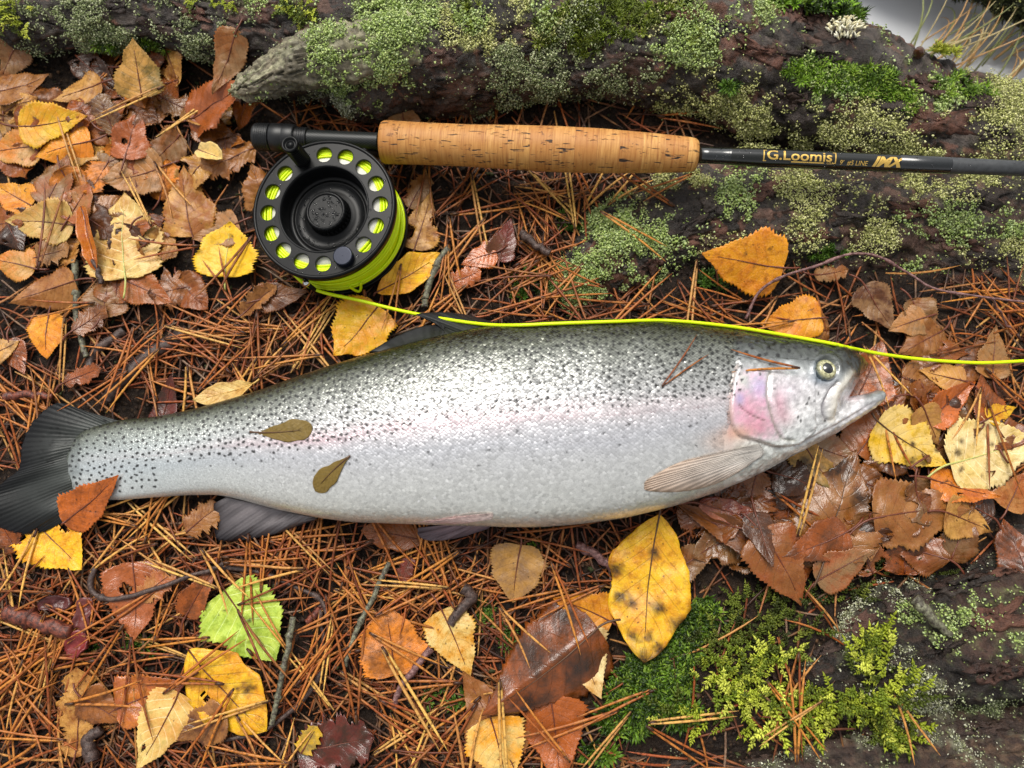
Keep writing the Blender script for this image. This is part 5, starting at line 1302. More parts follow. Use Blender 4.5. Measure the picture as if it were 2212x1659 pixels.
    ll = np.exp(-((v - .525) / .008) ** 2) * np.clip((x - 200) / 80, 0, 1) * np.clip((1570 - x) / 60, 0, 1) * (.6 + .4 * np.sin(x * .8)); lay(ll * .28, (150, 120, 124))
    je = np.clip((196 - x + 14 * vn(np.stack([x / 8, y / 6, 0 * x], -1), 3)) / 46, 0, 1) ** 1.3; lay(je * .6, (100, 106, 104))
    if spots:
        sx, sy = np.clip(np.round(x + 100).astype(int), 0, 2319), np.clip(np.round(y).astype(int), 0, 1699)
        sp = SPOT[sy, sx]; c = c * (1 - .94 * sp)[:, None] + np.array([16, 17, 16]) * (.94 * sp)[:, None]
    return linA(np.clip(c * (1.02 - .05 * v)[:, None], 0, 255)), v
pc, pv = pigment_and_sheen(BW)
def fish_mat(name, metal, rough, coat, nscale, bump):
    M = Mat(name); a = M.attr('Col').outputs['Color']; n1 = M.noise(nscale, M.coord(), 4, .6)
    return M.set(Base_Color=a, Metallic=metal, Roughness=M.ramp(n1, [(.3, rough - .08), (.7, rough + .12)]), Coat_Weight=coat, Coat_Roughness=.12, Normal=M.bump(n1, bump, .0005))
skin_m = fish_mat('trout_skin', .15, .30, .9, 1100, .45); scale_m = fish_mat('trout_scales', .38, .29, .55, 2500, .1)
trout = tag(empty('trout', P(1000, 960, .005)), 'large silvery rainbow trout with black spots lying on its side across the litter', 'fish')
sk.name = 'body'; sk.vertices.foreach_set('co', BV.astype(np.float32).ravel()); sk.polygons.foreach_set('use_smooth', np.ones(len(sk.polygons), bool))
put_col(sk, pc); sk.materials.clear(); sk.materials.append(skin_m); sk.update()
body = bpy.data.objects.new('body', sk); COL.objects.link(body); under(body, trout)
hm_raise(BV)
topi = np.nonzero((BV[:, 2] > np.interp(BW[:, 0], xs, SV['zc']) - .004) & (BN[:, 2] > -.1))[0]
bkd = kdtree.KDTree(len(topi))
for i in topi: bkd.insert((BW[i, 0], BW[i, 1], 0), int(i))
bkd.balance()
def body_z(px, py):
    _, i, d = bkd.find((px, py, 0)); return float(BV[i, 2])
# scales ---------------------------------------------------------
NR = 70
tha = np.linspace(.02 * np.pi, .985 * np.pi, 120)
x = 166.0; colx = []
while x < 1592:
    r_ = ring(np.array([x]), tha)[0]; arc = np.linalg.norm(np.diff(r_, axis=0), axis=1).sum()
    colx.append((x, arc)); x += .62 * arc / NR / PX(.03)
SPo, SNo, STo, SSc = [], [], [], []
for k, (x, arc) in enumerate(colx):
    r_ = ring(np.array([x - .6, x, x + .6]), tha)
    cum = np.concatenate([[0], np.cumsum(np.linalg.norm(np.diff(r_[1], axis=0), axis=1))]) / arc
    rows = (np.arange(NR) + (.5 if k % 2 else 0)) / NR
    rows = rows + rng.normal(0, .0012, NR)
    p = np.stack([np.interp(rows, cum, r_[1][:, a]) for a in range(3)], -1)
    tg = np.stack([np.interp(rows, cum, (r_[0] - r_[2])[:, a]) for a in range(3)], -1); tg /= np.linalg.norm(tg, axis=1)[:, None]
    ac = np.stack([np.interp(rows, cum, np.gradient(r_[1], axis=0)[:, a]) for a in range(3)], -1); ac /= np.linalg.norm(ac, axis=1)[:, None]
    nn_ = np.cross(tg, ac); nn_ *= np.where(nn_[:, 2:] < 0, -1, 1) if True else 1
    SPo.append(p); SNo.append(nn_); STo.append(tg); SSc.append(np.full(NR, arc / NR))
SPo, SNo, STo, SSc = map(np.concatenate, (SPo, SNo, STo, SSc))
SW = plan(SPo)
dg_, sd_ = dline(SW, np.concatenate([[(1596, 700), (1590, 740), (1582, 780)], GILL[2:24]]))
ok = (SW[:, 0] < 1574 + rng.normal(0, 3, len(SW))) | ((SW[:, 0] < 1592) & (SW[:, 1] < 790) & (rng.random(len(SW)) < .8))
ok &= ~((SW[:, 0] > 1560) & (SW[:, 1] > 935))
SPo, SNo, STo, SSc, SW = SPo[ok], SNo[ok], STo[ok], SSc[ok], SW[ok]
sc_c, sc_v = pigment_and_sheen(SW, False)
n = len(SPo)
tilt_amp = np.interp(sc_v, [0, .2, .45, .7, 1], [.03, .04, .07, .088, .095])
nrm = SNo + rng.normal(0, 1, (n, 3)) * tilt_amp[:, None]; nrm /= np.linalg.norm(nrm, axis=1)[:, None]
xa = STo - nrm * (STo * nrm).sum(1)[:, None]; xa /= np.linalg.norm(xa, axis=1)[:, None]
rot = np.stack([xa, np.cross(nrm, xa), nrm], -1)
sb = np.array([(0, 0, .10), (-.62, 0, -.05), (-.3, .46, -.03), (.22, .47, .03), (.52, .27, .06), (.62, 0, .08), (.52, -.27, .06), (.22, -.47, .03), (-.3, -.46, -.03)])
sf = np.array([(0, 1 + j, 1 + (j + 1) % 8) for j in range(8)])[:, ::-1]
zs = np.interp(sc_v, [0, .25, .5, 1], [.35, .6, 1.2, 1.35])
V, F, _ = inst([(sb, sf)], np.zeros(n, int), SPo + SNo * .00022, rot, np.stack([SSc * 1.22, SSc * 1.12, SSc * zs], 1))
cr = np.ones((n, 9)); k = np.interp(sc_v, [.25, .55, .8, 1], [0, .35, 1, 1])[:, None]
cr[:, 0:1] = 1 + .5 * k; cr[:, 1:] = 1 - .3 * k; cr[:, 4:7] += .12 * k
VW = plan(V); spv = SPOT[np.clip(np.round(VW[:, 1]).astype(int), 0, 1699), np.clip(np.round(VW[:, 0] + 100).astype(int), 0, 2319)]
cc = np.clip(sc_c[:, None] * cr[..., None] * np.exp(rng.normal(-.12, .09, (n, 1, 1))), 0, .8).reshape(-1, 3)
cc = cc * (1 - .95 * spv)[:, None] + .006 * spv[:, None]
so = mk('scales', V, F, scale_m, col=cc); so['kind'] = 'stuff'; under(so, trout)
# eye ------------------------------------------------------------
ez = max(body_z(1785 + a, 798 + b) for a in (-18, 0, 18) for b in (-18, 0, 18))
ec = P(1785, 798, ez); es = PX(ez)
M = Mat('trout_iris'); a = M.attr('Col').outputs['Color']; n1 = M.noise(900, M.coord(), 3)
iris_m = M.set(Base_Color=M.mix(M.ramp(n1, [(.45, 0.), (.62, .8)]), a, lin(96, 96, 66)), Roughness=.15, Coat_Weight=1.0, Coat_Roughness=.03)
er = np.array([24.5, 23.5, 21.5, 18, 14, 12.2, 11.6, .01]) * es; ezz = np.array([-.0022, -.0006, .0006, .0014, .0017, .0017, .0013, .0013])
v, f = lathe(np.stack([er, ezz], 1), 40)
ecol = np.repeat(linA([(70, 84, 96), (78, 92, 104), (140, 142, 118), (184, 180, 136), (196, 194, 152), (214, 210, 166), (20, 20, 22), (14, 14, 16)]), 40, 0)
Re = np.array(Matrix.Rotation(R(-10), 3, 'X') @ Matrix.Rotation(R(8), 3, 'Y'))
eye = under(mk('eye', v @ Re.T + ec, f, iris_m, col=ecol), trout)
v, f = lathe([(.01 * es, .0026), (5 * es, .0024), (10 * es, .0019), (12.8 * es, .0015), (13.8 * es, .0006)], 36)
pu = mk('pupil', v * [1, 1.08, 1] @ Re.T + ec, f, simple('trout_pupil', lin(18, 20, 24), .04, 0, None, Coat_Weight=1.0)); pu.parent = eye; pu.matrix_parent_inverse = (Matrix.Translation(-Vector(trout.location))).inverted() if False else Matrix.Identity(4)
# fins -----------------------------------------------------------
M = Mat('fin'); a = M.attr('Col').outputs['Color']; fu = M.n('SeparateXYZ', {0: M.attr('luv').outputs['Vector']}); n1 = M.noise(500, M.coord(), 4)
ray = M.math('ABSOLUTE', M.math('SUBTRACT', M.math('FRACT', fu.outputs[0]), .5))
rr_ = M.ramp(M.math('ADD', ray, M.math('MULTIPLY', M.math('SUBTRACT', n1, .5), .35)), [(.1, 1.0), (.4, 0.0)])
fc = M.mix(M.math('MULTIPLY', rr_, .7), M.n('HueSaturation', {'Color': a, 'Value': .92}).outputs[0], M.n('HueSaturation', {'Color': a, 'Value': 1.08}).outputs[0])
fin_m = M.set(Base_Color=fc, Roughness=.36, Specular_IOR_Level=.22, Normal=M.bump(M.math('ADD', M.math('MULTIPLY', rr_, .5), n1), .3, .0005))
def fin(name, base, tip, zb, zt, nray, cb, ct, sag=0.0, drape=None, spots=False, ragged=0.0, dark=None):
    nx, ny = nray * 4 + 1, (56 if spots else 18)
    b = spline(np.array(base, float), nx); t = spline(np.array(tip, float), nx)
    u = np.linspace(0, 1, nx); w = np.linspace(0, 1, ny)
    if ragged: 
        q = ragged * (rng.random(nx) - .5) * 2; t = t + (t - b) * q[:, None]
    xy = b[:, None] * (1 - w)[None, :, None] + t[:, None] * w[None, :, None]
    z = (np.asarray(zb) + 0 * u)[:, None] * (1 - w) + (np.asarray(zt) + 0 * u)[:, None] * w + sag * np.sin(np.pi * w)[None] + (.00012 * np.sin(u * nray * 2 * np.pi) + .0005 * np.sin(u * 17 + 1) + .0004 * np.sin(u * 41))[:, None] + .0018 * vn(np.stack(np.broadcast_arrays(u[:, None] * 5, w[None] * 2, 0 * w[None] + nray), -1), 3)
    if drape is not None:
        for i in range(nx):
            for j in range(ny): z[i, j] = body_z(xy[i, j, 0], xy[i, j, 1]) + drape * (.25 + .75 * math.sin(math.pi * min(1, w[j] * .8 + .1))) + .0003 * math.sin(u[i] * nray * 6.283)
    W = P(xy[..., 0], xy[..., 1], z)
    tk = np.interp(w, [0, .3, 1], [.0012, .0005, .00018])[None, :, None] * np.array([0, 0, 1.0])
    V = np.concatenate([W.reshape(-1, 3), (W - tk).reshape(-1, 3)]); nn_ = nx * ny
    q = grid_faces(nx, ny); be = []
    idx = np.arange(nn_).reshape(nx, ny)
    loop = np.concatenate([idx[:, 0], idx[-1, 1:], idx[-2::-1, -1], idx[0, -2:0:-1]]); l2 = np.roll(loop, -1)
    F = np.concatenate([q, q[:, ::-1] + nn_, np.stack([loop, l2, l2 + nn_, loop + nn_], 1)])
    wc = (w ** .55 if spots else w); cols = linA(cb)[None, None] * (1 - wc)[None, :, None] + linA(ct)[None, None] * wc[None, :, None]
    cols = np.repeat(cols, nx, 0) if cols.shape[0] == 1 else cols
    cols = cols * (1 + .35 * fbm(np.stack([xy[..., 0] / 25, xy[..., 1] / 25, 0 * z], -1), 3, nray))[..., None]
    if spots:
        g = voro(np.stack([xy[..., 0] / 14, xy[..., 1] / 12, 0 * z], -1), 3)[0]
        m = np.clip((.34 - g) * 8, 0, 1) * (xy[..., 1] < 1005) * np.clip(1.1 - w[None] * .9, 0, 1)
        cols = cols * (1 - .8 * m[..., None])
    cols = np.clip(np.concatenate([cols.reshape(-1, 3)] * 2), 0, 1)
    luv = np.stack(np.broadcast_arrays(u[:, None] * nray, w[None] + 0 * u[:, None], 0 * z), -1).reshape(-1, 3)
    o = under(mk(name, V, F, fin_m, col=cols, attrs={'luv': np.concatenate([luv, luv])}), trout)
    hm_raise(W.reshape(-1, 3))
    return o
fin('tail_fin', [(268, 912), (214, 922), (168, 950), (152, 985), (150, 1020), (160, 1052), (190, 1072), (250, 1076)], [(196, 891), (123, 871), (72, 910), (47, 962), (42, 1010), (6, 1042), (-42, 1085), (-30, 1128), (30, 1149), (80, 1152), (150, 1124)], .0135, .0125, 44, (70, 74, 71), (13, 13, 16), .001, None, True, .02)
fin('anal_fin', [(488, 1074), (560, 1090), (630, 1108), (684, 1119)], [(461, 1088), (463, 1130), (470, 1165), (520, 1168), (600, 1152), (680, 1124)], .016, .0105, 22, (130, 124, 126), (30, 28, 32), .001, None, False, .015)
fin('pelvic_fin', [(1066, 1126), (1030, 1130), (985, 1132)], [(1056, 1142), (985, 1163), (930, 1168), (905, 1158), (900, 1140)], .018, .010, 9, (150, 128, 134), (92, 82, 88))
fin('pelvic_fin', [(1064, 1108), (1066, 1114), (1062, 1122)], [(980, 1116), (930, 1124), (896, 1130), (930, 1133), (985, 1134)], 0, 0, 7, (214, 196, 190), (196, 160, 156), 0, .0016)
fin('pectoral_fin', [(1640, 958), (1648, 968), (1650, 980), (1640, 990)], [(1555, 978), (1470, 998), (1402, 1034), (1392, 1050), (1402, 1061), (1475, 1062), (1545, 1046), (1596, 1020)], 0, 0, 18, (210, 206, 200), (172, 150, 132), 0, .0017)
fin('dorsal_fin', [(858, 766), (920, 750), (985, 733), (1045, 718), (1098, 707)], [(798, 760), (860, 724), (915, 704), (962, 699), (930, 690), (898, 679), (950, 674), (1010, 680), (1075, 698)], np.linspace(.034, .040, 81), .029, 20, (44, 47, 38), (30, 30, 32), 0, None, False, .01)
# things lying on the trout
leaf(645, 943, 128, 46, 2, 'spoon', 'V', 'V', 'small olive-brown spoon shaped leaf lying on the trout flank', spots=.1, vein=.5, wave=.7, stem=.06, sk='b', bright=.9, drape_on=body_z)
leaf(750, 1031, 98, 42, 222, 'spoon', 'V', 'V', 'small olive-brown leaf lying low on the trout belly', spots=.1, vein=.4, wave=.7, stem=.0, sk='b', bright=.95, drape_on=body_z)
leaf(200, 1078, 156, 88, 38, 'birch', 'A', 'R', 'orange-brown dotted leaf lying over the base of the tail fin', spots=.9, gloss=.5, settle=90, stem=.05, vein=.4, lift=.001)
leaf(484, 848, 128, 48, 196, 'oval', 'P', 'T', 'pale straw yellow curled leaf beside the back near the tail', fold=.3, curl=.2, spots=.1, lift=.006, stem=.12, vein=.5, sk='y')
o = needle_pair(1645, 786, math.pi - .10, 'brown forked needle pair lying on the trout head behind the eye', None, 0, body_z(1645, 786) + .0018, .03, .9)
o = needle_pair(1478, 787, R(44), 'short needle pair lying on the silver trout back', None, 3, body_z(1478, 787) + .0022, -.16, .62)
# ------------------------------------------------------------------ fly rod
def rod_pt(x): 
    return (x, 297.5 + (x - 600) * .0413)
def rod_z(x): return .0235 + (x - 560) / 1652 * .026
AX0, AX1 = P(*rod_pt(552), rod_z(552)), P(*rod_pt(2260), rod_z(2260))
RD = AX1 - AX0; RL = np.linalg.norm(RD); RD /= RL
RS = np.cross([0, 0, 1.0], RD); RS /= np.linalg.norm(RS); RU = np.cross(RD, RS)
def rod_s(x): return float((P(*rod_pt(x), rod_z(x)) - AX0) @ RD)
def rod_r(px, x): return px * PX(rod_z(x))
rod = tag(empty('fly_rod', AX0), 'fly rod with a long cork grip lying across the litter onto the right hand root', 'fishing rod')
def rod_lathe(name, prof, mat, n=48, parent=None, ends=True):
    """prof: (plan x, radius in plan px)"""
    s = np.array([rod_s(p[0]) for p in prof]); r = np.array([rod_r(p[1], p[0]) for p in prof])
    a = np.linspace(0, 2 * np.pi, n, endpoint=False)
    V = (AX0 + s[:, None] * RD)[:, None] + r[:, None, None] * (np.cos(a)[None, :, None] * RS + np.sin(a)[None, :, None] * RU)
    luv = np.stack(np.broadcast_arrays(s[:, None], a[None], 0 * s[:, None]), -1)
    F = grid_faces(len(prof), n, True)
    return under(mk(name, V.reshape(-1, 3), F, mat, attrs={'luv': luv.reshape(-1, 3)}), parent or rod)
# cork: rings of growth, pits and glue lines
M = Mat('cork')
lu = M.n('SeparateXYZ', {0: M.attr('luv').outputs['Vector']})
an = M.n('CombineXYZ', {0: M.math('MULTIPLY', lu.outputs[0], 1.0), 1: M.math('MULTIPLY', M.math('SINE', lu.outputs[1]), .013), 2: M.math('MULTIPLY', M.math('COSINE', lu.outputs[1]), .013)}).outputs[0]
seg = M.math('FLOOR', M.math('MULTIPLY', lu.outputs[0], 82.0))
rnd = M.n('TexWhiteNoise', {'W': seg}, noise_dimensions='1D').outputs
wv = M.n('VectorMath', {0: an, 1: (900.0, 60.0, 60.0)}, operation='MULTIPLY').outputs[0]
ringn = M.n('TexNoise', {'Vector': wv, 'Scale': 1.0, 'Detail': 3.0, 'Roughness': .6}).outputs[0]
pv_ = M.n('VectorMath', {0: M.n('VectorMath', {0: an, 1: (75.0, 420.0, 420.0)}, operation='MULTIPLY').outputs[0], 1: M.n('CombineXYZ', {0: M.math('MULTIPLY', rnd[0], 40.0), 1: M.math('MULTIPLY', rnd[0], 17.0)}).outputs[0]}, operation='ADD').outputs[0]
pitn = M.n('TexNoise', {'Vector': pv_, 'Scale': 1.0, 'Detail': 3.0, 'Roughness': .65}).outputs[0]
pit = M.ramp(pitn, [(.595, 0.), (.635, 1.)])
big = M.noise(60, M.coord(), 3)
cc_ = M.ramp(ringn, [(.34, lin(160, 104, 48)), (.47, lin(196, 142, 74)), (.64, lin(216, 164, 94))])
cc_ = M.mix(M.math('MULTIPLY', rnd[0], .7), cc_, lin(172, 110, 50))
cc_ = M.mix(M.ramp(big, [(.45, 0.), (.75, .5)]), cc_, lin(172, 112, 56))
gl = M.ramp(M.math('ABSOLUTE', M.math('SUBTRACT', M.math('FRACT', M.math('MULTIPLY', lu.outputs[0], 82.0)), .5)), [(.47, 0.), (.5, .55)])
pat = M.ramp(M.noise(230, M.coord(), 4, .7), [(.6, 0.), (.68, .75)]); pat = M.math('MULTIPLY', pat, M.math('GREATER_THAN', rnd[0], .45))
cc_ = M.mix(pat, cc_, lin(92, 54, 28))
cc_ = M.mix(gl, cc_, lin(150, 96, 46)); cc_ = M.mix(pit, cc_, lin(48, 30, 18))
cork_m = M.set(Base_Color=cc_, Roughness=.6, Normal=M.bump(M.math('SUBTRACT', M.math('MULTIPLY', ringn, .35), pit), .5, .0009))
gp = [(825.5, 1), (825.7, 40), (827, 45), (832, 47.5), (845, 48)] + [(x, np.interp(x, [845, 900, 1000, 1100, 1200, 1300, 1400, 1480], [48, 46.5, 46, 48.5, 50.5, 49, 44, 39])) for x in range(860, 1481, 6)] + [(1490, 38), (1498, 36.5), (1503, 34), (1506, 30), (1507, 24), (1507.5, 1)]
rod_lathe('cork_grip', gp, cork_m, 72)
M = Mat('carbon_seat'); lu = M.attr('luv').outputs['Vector']
ck = M.n('TexChecker', {'Vector': M.n('VectorMath', {0: lu, 1: (900.0, 7.6, 1.0)}, operation='MULTIPLY').outputs[0], 'Scale': 1.0, 'Color1': (*lin(18, 19, 19), 1), 'Color2': (*lin(44, 47, 47), 1)})
carbon_m = M.set(Base_Color=ck.outputs[0], Roughness=.4, Specular_IOR_Level=.35)
black_m = simple('black_anodised', lin(20, 21, 23), .42, 0, (700, .06, .0003)); blank_m = simple('grey_blank', lin(62, 64, 66), .42, 0, (500, .06, .0003)); gloss_m = simple('gloss_blank', lin(18, 20, 17), .12, 0, None, Specular_IOR_Level=.5, Coat_Weight=.4, Coat_Roughness=.04); wrap_m = simple('thread_wrap', lin(20, 24, 26), .2, 0, (900, .15, .0003), Coat_Weight=.8, Coat_Roughness=.08)
rod_lathe('reel_seat', [(640, 1), (640.1, 20)] + [(x, 20.5) for x in range(650, 826, 8)], carbon_m, 40)
rp = [(641, 25)]
for k in range(5): x0 = 642 + k * 5; rp += [(x0, 24.5), (x0 + 1.6, 25.6), (x0 + 3.2, 25.6), (x0 + 4.6, 23.4)]
rod_lathe('thread', rp + [(667, 20)], black_m, 40)
rod_lathe('locking_ring', [(588, 20), (588.2, 30), (590, 31.5), (612, 31.5), (614, 30.6), (617, 30.6), (619, 31.5), (638, 30.5), (641, 29), (642, 20)], black_m, 48)
rp = [(549, 1), (549.2, 22), (551, 27), (554, 30)]
for k in range(7): x0 = 556 + k * 4.4; rp += [(x0, 30.2), (x0 + 1.6, 31), (x0 + 3.0, 31), (x0 + 4.0, 29.2)]
rod_lathe('butt_cap', rp + [(588, 24)], black_m, 48)
rod_lathe('thread_wrap', [(1506, 14), (1508, 18.5), (1530, 18), (1556, 18), (1572, 18.6), (1576, 19.5)], wrap_m, 36)
rod_lathe('blank', [(1572, 18.8), (1640, 20.6), (1760, 20.2), (1900, 19.4), (1940, 19.0)], gloss_m, 40)
rod_lathe('ferrule_wrap', [(1938, 18), (1940, 19.7), (2010, 19.2), (2044, 18.8), (2050, 18.2)], wrap_m, 40)
rod_lathe('tip_blank', [(2040, 17.6), (2052, 18.0), (2140, 17.4), (2258, 16.8), (2259, 1)], blank_m, 40)
gold_m = simple('gold_lettering', lin(226, 186, 96), .28, .55)
# lettering on the blank: outlines wrapped round it
TOPDIR = CAM - P(1750, 344, .04); TOPDIR -= RD * (TOPDIR @ RD); TOPDIR /= np.linalg.norm(TOPDIR); SIDED = np.cross(TOPDIR, RD)   # SIDED points to the upper edge in the picture
if SIDED[1] < 0: SIDED = -SIDED
def wrap(V, xc):
    """V (n,2): along, up (metres on the surface) -> blank surface"""
    s = rod_s(xc) + V[:, 0]; r = np.interp(s, [rod_s(1572), rod_s(1640), rod_s(1940)], [rod_r(18.8, 1600), rod_r(20.6, 1640), rod_r(19, 1940)]) + .00012
    a = V[:, 1] / r
    return AX0 + s[:, None] * RD + r[:, None] * (np.cos(a)[:, None] * TOPDIR + np.sin(a)[:, None] * SIDED)
def fine(verts, faces, maxd):
    import bmesh
    bm = bmesh.new(); vs = [bm.verts.new((*v, 0)) for v in verts]
    for f in faces:
        try: bm.faces.new([vs[i] for i in f])
        except ValueError: pass
    for _ in range(3):
        e = [e for e in bm.edges if e.calc_length() > maxd]
        if not e: break
        bmesh.ops.subdivide_edges(bm, edges=e, cuts=1)
    bmesh.ops.triangulate(bm, faces=bm.faces[:])
    bm.verts.index_update()
    V = np.array([v.co[:2] for v in bm.verts]); F = [[v.index for v in f.verts] for f in bm.faces]; bm.free()
    return V, F
def text(name, body_, h, w, xc, y0, shear=0.0, bold=0.0):
    cu = bpy.data.curves.new('t', 'FONT'); cu.body = body_; cu.size = 1; cu.offset = bold; cu.fill_mode = 'FRONT'; cu.resolution_u = 4
    ob = bpy.data.objects.new('t', cu); COL.objects.link(ob)
    m = bpy.data.meshes.new_from_object(ob.evaluated_get(bpy.context.evaluated_depsgraph_get()))
    v = np.array([q.co[:2] for q in m.vertices]); f = [list(p.vertices) for p in m.polygons]
    bpy.data.objects.remove(ob); bpy.data.curves.remove(cu); bpy.data.meshes.remove(m)
    v -= v.min(0); v /= v.max(0); v = v * [w, h]; v[:, 0] += shear * v[:, 1]
    v, f = fine(v, f, .0012)
    W = wrap(v + [0, y0], xc)
    return under(mk(name, W, f, gold_m, smooth=False), rod)
def bars(name, rects, xc):
    V, F = [], []
    for q in rects:
        b = len(V); V += list(q); F.append([b, b + 1, b + 2, b + 3])
    v, f = fine(np.array(V), F, .0012)
    return under(mk(name, wrap(v, xc), f, gold_m, smooth=False), rod)
u_ = PX(.04)
def rect(x0, y0, x1, y1, sh=0): return [(x0 * u_ + sh * y0 * u_, y0 * u_), (x1 * u_ + sh * y0 * u_, y0 * u_), (x1 * u_ + sh * y1 * u_, y1 * u_), (x0 * u_ + sh * y1 * u_, y1 * u_)]
text('maker_lettering', 'G.Loomis', 22.5 * u_, 142 * u_, 1652, -3 * u_, 0, .014)
# slab serifs, brackets and underline of the maker's mark
bars('lettering_frame', [rect(0, -7, 2.5, 20), rect(0, 18, 7, 20), rect(0, -7, 7, -5), rect(157, -7, 159.5, 20), rect(152, 18, 159, 20), rect(152, -7, 159, -5), rect(62, -7.5, 134, -4.8)], 1644)
text('maker_lettering', 'USA', 5 * u_, 15 * u_, 1781, -8.5 * u_)
text('size_lettering', "9'  #5 LINE", 12 * u_, 60 * u_, 1808, -9.5 * u_, .08)
text('series_lettering', 'IMX', 24 * u_, 62 * u_, 1878, -9.5 * u_, .45, .05)
hm_raise((AX0 + np.linspace(0, RL, 400)[:, None] * RD) + [0, 0, .004])

# ------------------------------------------------------------------ fly reel
RZ = .0050                                         # height of the underside of the frame
RR = 151 * PX(.036) * 1.085                                # spool radius
REELC = P(742, 500, RZ)
TILTV = Matrix.Rotation(R(-6.0), 3, 'Y')
TILTN = np.array(TILTV)
def rw(v): return v @ TILTN.T + REELC
reel = tag(empty('fly_reel', REELC), 'black fly reel with round holes and yellow line mounted under the rod butt', 'fishing reel')
def reel_part(name, v, f, mat, parent=None, **k):
    o = mk(name, rw(np.asarray(v)), f, mat, **k)
    if parent is None: return under(o, reel)
    o.parent = parent; return o
FT = .0330                                         # height of the spool face over the frame back
gloss_black = simple('reel_black', lin(10, 11, 12), .34, 0, (600, .05, .0002), Specular_IOR_Level=.22)
matt_black = simple('reel_inner_black', lin(11, 12, 13), .38, 0, (500, .06, .0003), Specular_IOR_Level=.25)
fr = RR * .985
v, f = lathe([(.004, .0), (fr * .6, .0), (fr * .97, .0), (fr, .0015), (fr, .004), (fr * .985, .0048), (fr * .97, .0040), (fr * .95, .0040), (fr * .945, .0052), (fr * .93, .0052), (fr * .92, .0030), (.004, .0030)], 96, True)
reel_part('frame', v, f, gloss_black)
# frame posts, foot
for a in (R(178), R(58)):
    v, f = lathe([(.0001, .001), (.0017, .001), (.0017, FT - .004), (.0021, FT - .003), (.0021, FT - .0005), (.0014, FT), (.0001, FT)], 16)
    reel_part('frame_post', v + [fr * .995 * math.cos(a), fr * .995 * math.sin(a), 0], f, gloss_black)
v, f = tube([(-.022, fr * .99, .017), (-.008, fr * 1.01, .018), (.008, fr * 1.01, .018), (.026, fr * .99, .0175)], [.002, .0052, .0052, .002], 12)
reel_part('reel_foot', v, f, gloss_black)
# spool: pierced face, rim, cup
def curve_plate(rings, z, th, bev):
    cu = bpy.data.curves.new('p', 'CURVE'); cu.dimensions = '2D'; cu.fill_mode = 'BOTH'; cu.extrude = th / 2 - bev; cu.bevel_depth = bev; cu.bevel_resolution = 2
    for (cx, cy, r, n) in rings:
        s = cu.splines.new('POLY'); s.points.add(n - 1); s.use_cyclic_u = True
        for k in range(n):
            a = 2 * math.pi * k / n; s.points[k].co = (cx + r * math.cos(a), cy + r * math.sin(a), 0, 1)
    ob = bpy.data.objects.new('p', cu); COL.objects.link(ob)
    m = bpy.data.meshes.new_from_object(ob.evaluated_get(bpy.context.evaluated_depsgraph_get()))
    v = np.array([q.co[:] for q in m.vertices]) + [0, 0, z]; f = [list(p.vertices) for p in m.polygons]
    bpy.data.objects.remove(ob); bpy.data.curves.remove(cu); bpy.data.meshes.remove(m)
    return v, f
pxr = RR / 151; HR = 119 * pxr; holes = []
A0 = math.atan2(450 - 333, 690 - 694)              # first hole, counted clockwise
ANG = [A0 - k * math.pi / 8 for k in range(16)]
skip = {}
for k, a in enumerate(ANG):
    px, py = 694 + 119 * math.cos(a), 450 - 119 * math.sin(a)
    if math.hypot(px - 735, py - 541) < 22: skip['knob'] = a; continue
    if math.hypot(px - 648, py - 345) < 24: skip['handle'] = a; continue
    holes.append((HR * math.cos(a), HR * math.sin(a), 17.6 * pxr, 36))
v, f = curve_plate([(0, 0, 147 * pxr, 128), (0, 0, 94 * pxr, 96)] + holes, FT, .0020, .0004)
spool = reel_part('spool_face', v, f, gloss_black, smooth=False)
v, f = lathe([(143 * pxr, FT - .0012), (148 * pxr, FT - .0035), (151 * pxr, FT - .003), (151.5 * pxr, FT), (150 * pxr, FT + .0014), (146.5 * pxr, FT + .0017), (143.5 * pxr, FT + .0012)], 128, True)
reel_part('spool_rim', v, f, gloss_black)
v, f = lathe([(97 * pxr, FT + .0006), (95 * pxr, FT + .0016), (92.5 * pxr, FT + .0014), (91 * pxr, FT - .001), (89 * pxr, FT - .009), (87 * pxr, FT - .0105), (79 * pxr, FT - .0108), (77 * pxr, FT - .0098), (75 * pxr, FT - .0098), (73 * pxr, FT - .0110), (54 * pxr, FT - .0107), (50 * pxr, FT - .0100), (46 * pxr, FT - .0100), (44 * pxr, FT - .0095), (43 * pxr, FT - .006), (20 * pxr, FT - .006)], 96)
reel_part('spool_cup', v, f, matt_black)
# drag knob with milled edge
n = 120; a = np.linspace(0, 2 * np.pi, n, endpoint=False); mil = 1 + .018 * (np.arange(n) % 4 < 2)
prof = [(42, FT - .0095, 1), (43, FT - .009, 1), (43, FT - .0035, 1), (41.8, FT - .0022, 1), (39, FT - .0016, 0), (36.8, FT - .0017, 0), (36.0, FT - .0020, 0), (35.6, FT - .0024, 0), (34.8, FT - .0024, 0), (28, FT - .0024, 0), (.1, FT - .0024, 0)]
v = np.concatenate([np.stack([r * pxr * (mil if m else 1) * np.cos(a), r * pxr * (mil if m else 1) * np.sin(a), np.full(n, z)], -1) for r, z, m in prof])
dk = reel_part('drag_knob', v, grid_faces(len(prof), n, True), gloss_black)
for k in range(3):
    aa = R(100 + 120 * k); v, f = lathe([(.0001, FT - .0021), (.0006, FT - .0021), (.0009, FT - .00235)], 12)
    reel_part('knob_dimple', v + [26 * pxr * math.cos(aa), 26 * pxr * math.sin(aa), 0], f, matt_black, dk)
